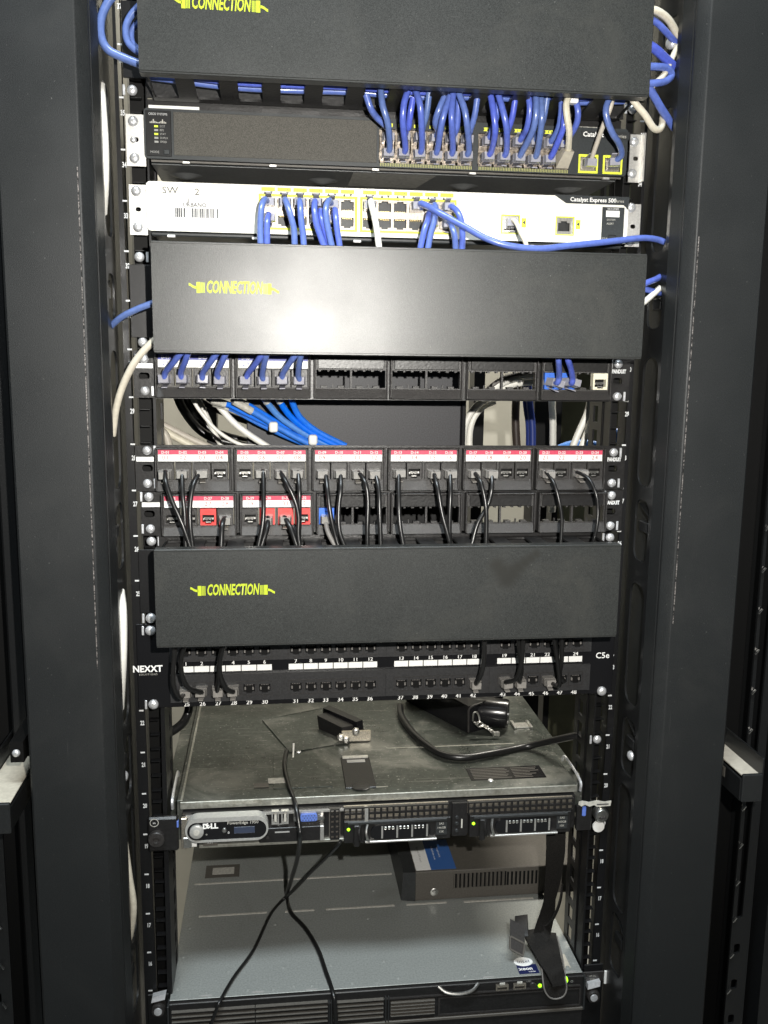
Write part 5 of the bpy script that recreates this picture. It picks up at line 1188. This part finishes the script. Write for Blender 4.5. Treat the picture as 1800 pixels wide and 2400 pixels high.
side('blue cable leaving the left edge of the glaring middle cover', 'blue_jacket', [(-211.9,-45.0,1374.8),(-217.9,-45.0,1373.2),(-232.5,-42.0,1367.5),(-245.4,-36.0,1361.3),(-257.8,-26.0,1352.4)], 2.9)
side('beige cable curving down from the middle cover into the left slot', 'beige_jacket', [(-210.9,-45.0,1343.7),(-217.7,-45.0,1339.8),(-232.3,-42.0,1324.3),(-244.7,-36.0,1303.6),(-253.2,-30.0,1281.0),(-258.8,-22.0,1255.0)], 3.3)
side('pale cable bulging in the long left slot beside the switches', 'white_jacket', [(-258.5,-20.0,1563.3),(-255.7,-34.0,1542.3),(-254.1,-38.0,1510.1),(-254.8,-38.0,1478.5),(-260.4,-20.0,1452.5)], 3.6)
side('pale printed cable bulging in the left slot beside the 48 port panel', 'white_jacket', [(-257.2,-20.0,1106.3),(-253.3,-36.0,1091.8),(-253.5,-38.0,1063.3),(-255.6,-36.0,1033.2),(-261.9,-18.0,988.0)], 4.2)
side('pale cable crossing the lowest long left slot', 'beige_jacket', [(-261.4,-26.0,857.6),(-258.9,-28.0,835.7),(-256.4,-30.0,813.7),(-253.8,-30.0,790.4),(-254.8,-28.0,770.4),(-261.2,-20.0,737.0)], 3.4)
side('beige cable bending around the right edge of the top cover', 'beige_jacket', [(220.3,-50.0,1637.0),(230.3,-50.0,1636.2),(244.4,-44.0,1631.1),(260.2,-32.0,1620.7)], 3.4)
side('beige cable returning below the bend at the upper right slot', 'beige_jacket', [(262.7,-30.0,1621.5),(253.5,-36.0,1603.8),(242.6,-44.0,1585.3),(230.3,-50.0,1574.0)], 2.7)
side('blue cable under the beige bend at the upper right', 'blue_jacket', [(221.1,-46.0,1632.1),(231.7,-46.0,1628.4),(242.7,-42.0,1622.4),(259.8,-30.0,1616.2)], 3.0)
side('blue cable slanting down into the right slot from the top cover', 'blue_jacket', [(219.3,-52.0,1608.0),(229.9,-50.0,1604.9),(244.2,-42.0,1599.4),(264.8,-28.0,1592.7)], 4.2)
side('blue cable looping back at the right edge of the top cover', 'blue_jacket', [(219.3,-50.0,1589.4),(231.3,-50.0,1589.9),(244.7,-44.0,1590.9),(251.6,-40.0,1586.5),(244.6,-44.0,1579.9),(232.2,-50.0,1575.9),(220.3,-50.0,1574.6)], 3.4)
side('blue cable running down from the lower right corner of the top cover', 'blue_jacket', [(224.5,-48.0,1577.9),(231.5,-46.0,1569.3),(245.1,-38.0,1557.3),(264.1,-24.0,1545.0)], 3.7)
side('beige cable dipping below the lower right corner of the top cover', 'beige_jacket', [(211.6,-46.0,1565.2),(216.8,-46.0,1558.8),(227.1,-44.0,1549.9),(236.7,-40.0,1540.9),(243.8,-36.0,1539.9),(248.5,-32.0,1544.7),(251.7,-26.0,1555.3)], 3.2)
side('blue cable above the white one at right of the middle cover', 'blue_jacket', [(229.1,-50.0,1398.8),(238.0,-48.0,1401.9),(248.7,-40.0,1405.5),(262.0,-26.0,1411.3)], 2.9)
side('blue cable below its twin at right of the middle cover', 'blue_jacket', [(231.7,-44.0,1396.2),(241.0,-42.0,1395.0),(252.1,-36.0,1393.6),(265.0,-24.0,1393.5)], 2.9)
side('white cable crossing the blue ones at right of the middle cover', 'white_jacket', [(227.4,-52.0,1378.5),(235.0,-50.0,1384.2),(246.6,-42.0,1392.0),(262.6,-28.0,1402.8)], 2.9)
side('blue bundle strand hanging behind the right rail near the switches', 'sky_blue_jacket', [(272.7,60.0,1568.9),(273.6,60.0,1548.2),(271.9,60.0,1523.0),(272.0,70.0,1499.2)], 6)
side('blue cable passing behind the right rail at the red labels', 'sky_blue_jacket', [(269.4,140.0,1248.0),(286.5,130.0,1242.9),(308.8,120.0,1233.9)], 9)
side('blue cable hanging behind the right rail at the lowest cover', 'blue_jacket', [(284.5,90.0,1150.5),(279.9,80.0,1127.9),(276.9,80.0,1093.4)], 8)
side('pale strip cable hanging behind the right rail beside the white switch', 'beige_jacket', [(284.6,90.0,1520.4),(286.2,90.0,1494.2),(285.9,90.0,1467.8),(284.3,90.0,1432.1)], 8)

# hanging server cords
side2 = lambda label, pts, r: lone('power_cable', label, 'cable', None, pts, r, 'black_jacket', sub=8)
side2('black cord running over the slim server front and down to the picture bottom', [(-98.4,114.6,878.0),(-101.4,75.2,879.0),(-98.3,30.0,879.0),(-91.5,-4.0,872.6),(-87.7,-19.0,855.3),(-87.1,-18.0,841.6),(-88.6,30.0,791.5),(-93.9,95.0,727.8),(-98.1,163.4,664.5),(-94.0,128.7,664.0),(-77.6,94.8,664.0),(-65.0,54.5,664.0),(-58.1,14.6,664.0),(-52.4,-14.0,660.2),(-50.1,-21.0,648.2),(-49.2,-22.0,618.4)], 2.5)
side2('thin black cord slanting from the drive bay down to the lower left', [(-43.6,-6.0,831.1),(-50.3,0.0,817.5),(-72.1,60.0,757.1),(-89.9,125.0,695.9),(-100.8,159.9,664.0),(-118.7,127.6,663.5),(-137.3,62.6,663.5),(-158.4,15.7,663.5),(-170.7,-18.0,662.5),(-175.6,-20.0,651.5),(-183.5,-20.0,628.1)], 1.9)
side2('thick black cable drooping across the slim server lid to the right rail', [(50.3,230.0,882.3),(48.0,197.3,881.0),(56.5,136.4,881.0),(76.1,86.2,881.0),(100.7,72.4,881.0),(134.7,79.7,881.0),(184.9,96.4,881.0),(218.5,60.0,906.0),(230.8,50.0,912.8)], 4.2)
side2('thick brown black cable bending behind the left rail under the panel', [(-207.7,120.0,941.9),(-210.5,120.0,925.6),(-216.9,110.0,916.6),(-230.2,100.0,911.1),(-240.6,90.0,913.8)], 5)

# ------------------------------------------------------------ behind the panels
rp = thing('rear_equipment', 'large plain black panel standing behind the gap between patch panels', 'panel', (0, 85, 1225))
MB().box(-139.1, 90.5, 85, 200, 1225, 1420, 1).ob('face', 'rear_black', rp)
MB().box(90.5 + .2, 95.2, 81, 200, 1225, 1420, .8).ob('edge', 'gloss_black', rp)
MB().box(-67.1, 101.5, 120, 200, 1120, 1216, 1).ob('bay_blocker', 'rail_black', rp)  # black block added to keep the lit wall out of the empty bays
ob_ = thing('olive_board', 'dull olive board standing behind the right side of the rack', 'board', (330, 700, 600))
MB().box(388.1, 560, 700, 712, 500, 1900).ob('sheet', 'olive_board', ob_)
MB().box(523.9, 528.7, 690, 699, 500, 1900).ob('edge', 'beige_jacket', ob_)
RG = 'sky blue cables tied behind the panels'
for k, c in enumerate([[(-172.8,45.0,1284.7),(-154.2,50.0,1279.4),(-124.4,55.0,1264.2),(-94.0,60.0,1250.8),(-58.4,65.0,1237.1),(-26.6,70.0,1229.9)],[(-171.4,55.0,1281.6),(-151.2,60.0,1274.6),(-124.5,60.0,1260.4),(-97.5,65.0,1247.3),(-67.1,70.0,1234.4),(-39.7,75.0,1224.8)],[(-151.7,45.0,1286.5),(-132.9,55.0,1277.2),(-111.4,60.0,1263.9),(-89.5,65.0,1252.6),(-58.1,70.0,1238.9)],[(-150.2,37.0,1284.4),(-126.4,45.0,1270.5),(-107.2,50.0,1258.1),(-83.2,55.0,1244.6),(-54.2,60.0,1230.9)],[(-120.7,45.0,1288.5),(-113.5,50.0,1277.6),(-100.6,55.0,1264.3),(-76.4,60.0,1248.6),(-49.5,65.0,1235.8)],[(-107.0,45.0,1289.4),(-100.6,50.0,1277.6),(-89.7,55.0,1264.4),(-69.8,60.0,1249.6),(-40.5,65.0,1234.9)],[(-94.1,45.0,1290.8),(-90.6,50.0,1279.9),(-83.1,55.0,1266.6),(-65.4,60.0,1252.2),(-36.0,65.0,1237.2)]]):
    t = thing('tied_cable', 'sky blue cable of the tied bundle, %s strand from its lower left' % ORD[k], 'cable', c[0], RG)
    MB().tube(c, 3.2, 9).ob('jacket', 'sky_blue_jacket', t)
    if k not in (6,): MB().tube([tuple(c[0]), tuple(Vector(c[0]).lerp(Vector(c[1]), .75 if k < 4 else .55))], 3.9, 9).ob('paper_sleeve', 'label_grey', t)
for q, lab in [((-111.1,51.0,1258.0),'left'),((-70.9,55.0,1244.7),'right')]:
    o = MB().box(q[0] - 4.6, q[0] + 4.6, q[1] - 9, q[1] + 3, q[2] - 5.4, q[2] + 5.4, 2.6, 3).ob('cable_tie', 'tie_white', None, org=tuple(q))
    o['label'] = '%s white tie around the sky blue bundle behind the gap' % lab; o['category'] = 'cable tie'; o['group'] = 'ties on the sky blue bundle'
def rear(label, m, pts, r): lone('rear_cable', label, 'cable', 'loose cables behind the panels', pts, r, m)
rear('white cable slanting across the left of the gap', 'white_jacket', [(-198.2,150.0,1285.8),(-190.5,150.0,1274.0),(-177.9,150.0,1245.6),(-164.2,150.0,1219.2)], 3.2)
rear('second white cable slanting to the right of the first in the gap', 'white_jacket', [(-173.7,60.0,1289.6),(-163.3,60.0,1274.5),(-144.1,60.0,1255.0),(-107.3,60.0,1230.0)], 3.4)
rear('thin white cable beside the white slanting ones in the gap', 'white_jacket', [(-194.7,70.0,1286.8),(-185.5,70.0,1271.6),(-168.5,70.0,1252.0),(-146.9,70.0,1238.7),(-129.3,70.0,1236.1)], 2.0)
rear('thick black cable curving down in the left of the gap', 'black_jacket', [(-227.3,240.0,1284.4),(-218.7,240.0,1264.1),(-201.4,240.0,1241.0),(-178.7,240.0,1228.1),(-137.6,240.0,1218.7)], 5.5)
rear('black cable inside the curve of the thick one in the gap', 'black_jacket', [(-218.2,250.0,1284.1),(-209.4,250.0,1266.1),(-191.9,250.0,1242.8),(-168.9,250.0,1231.4),(-132.5,250.0,1222.0)], 5)
rear('black cable crossing high behind the gap towards the panel', 'black_jacket', [(-209.9,260.0,1283.8),(-194.6,260.0,1270.9),(-168.9,260.0,1258.0),(-142.9,260.0,1248.6)], 4)
for k, c in enumerate([[(-238.0,110.0,1259.9),(-220.4,110.0,1250.9),(-198.2,110.0,1239.5),(-175.7,110.0,1229.4)],[(-237.7,100.0,1257.4),(-221.6,100.0,1247.1),(-201.9,100.0,1235.8),(-184.2,100.0,1225.8)],[(-234.8,90.0,1254.6),(-224.9,90.0,1247.9),(-220.8,90.0,1236.7),(-219.8,90.0,1223.2)],[(-236.4,95.0,1249.7),(-231.3,95.0,1243.0),(-229.0,95.0,1231.7)],[(-237.2,120.0,1254.2),(-212.6,120.0,1240.4),(-190.1,120.0,1230.3)]]):
    rear(('grey printed cable at the lower left of the gap, uppermost', 'grey cable at the lower left of the gap, second', 'grey cable bending straight down at the lower left of the gap', 'short grey cable hugging the left rail in the gap', 'grey cable deepest in the lower left pile of the gap')[k], 'beige_jacket', c, 4)
rear('pale cable arching down at right of the black rear panel', 'white_jacket', [(150.1,200.0,1284.0),(133.6,200.0,1273.7),(122.0,200.0,1255.6),(117.9,200.0,1234.9),(119.7,200.0,1208.9)], 4.2)
rear('pale cable arching just inside the first at right of the rear panel', 'white_jacket', [(158.0,210.0,1278.5),(142.3,210.0,1270.6),(131.1,210.0,1255.0),(127.4,210.0,1234.1),(129.3,210.0,1207.8)], 4.0)
rear('brown cable hanging straight in front of the pale wall', 'brown_jacket', [(242.7,420.0,1312.3),(240.8,420.0,1263.0),(241.9,420.0,1231.9),(246.3,420.0,1184.8)], 6)
rear('dark blue cable hanging beside the brown one', 'navy_jacket', [(245.5,400.0,1312.7),(251.1,400.0,1264.1),(256.2,400.0,1233.5),(258.0,400.0,1187.0)], 5)
rear('second dark blue cable hanging close to the rear upright', 'navy_jacket', [(247.7,390.0,1312.8),(253.3,390.0,1264.7),(258.3,390.0,1234.2),(260.2,390.0,1188.1)], 5)
rear('pale cable hanging straight between the rear uprights', 'white_jacket', [(280.8,380.0,1313.4),(282.9,380.0,1265.4),(285.5,380.0,1235.1),(289.8,380.0,1111.5)], 5)
rear('white cable slanting down left near the right rail', 'white_jacket', [(247.8,120.0,1288.2),(243.8,120.0,1268.9),(234.8,120.0,1247.0),(226.8,120.0,1225.0)], 4)
rear('second white cable slanting beside the right rail', 'white_jacket', [(251.4,125.0,1273.5),(248.3,125.0,1254.0),(242.2,125.0,1234.3),(237.9,125.0,1219.5)], 3.6)
rear('sky blue cable end at the lower right of the gap', 'sky_blue_jacket', [(219.0,140.0,1226.9),(234.1,140.0,1231.9),(254.7,140.0,1233.0),(270.4,140.0,1228.0)], 5)
rear('pale bundle tied with a black band behind the empty fifth bay', 'white_jacket', [(137.9,150.0,1293.4),(152.6,150.0,1304.3),(170.1,150.0,1309.8),(192.7,150.0,1313.0)], 6)
rear('lower pale bundle strand behind the empty fifth bay', 'white_jacket', [(139.5,156.0,1288.3),(156.9,156.0,1298.3),(174.5,156.0,1302.9),(197.4,156.0,1304.1)], 5)
rear('black lead crossing the pale bundle behind the fifth bay', 'grey_jacket', [(131.7,145.0,1293.5),(143.9,145.0,1303.3),(158.7,145.0,1309.3),(181.1,145.0,1314.9)], 2.6)
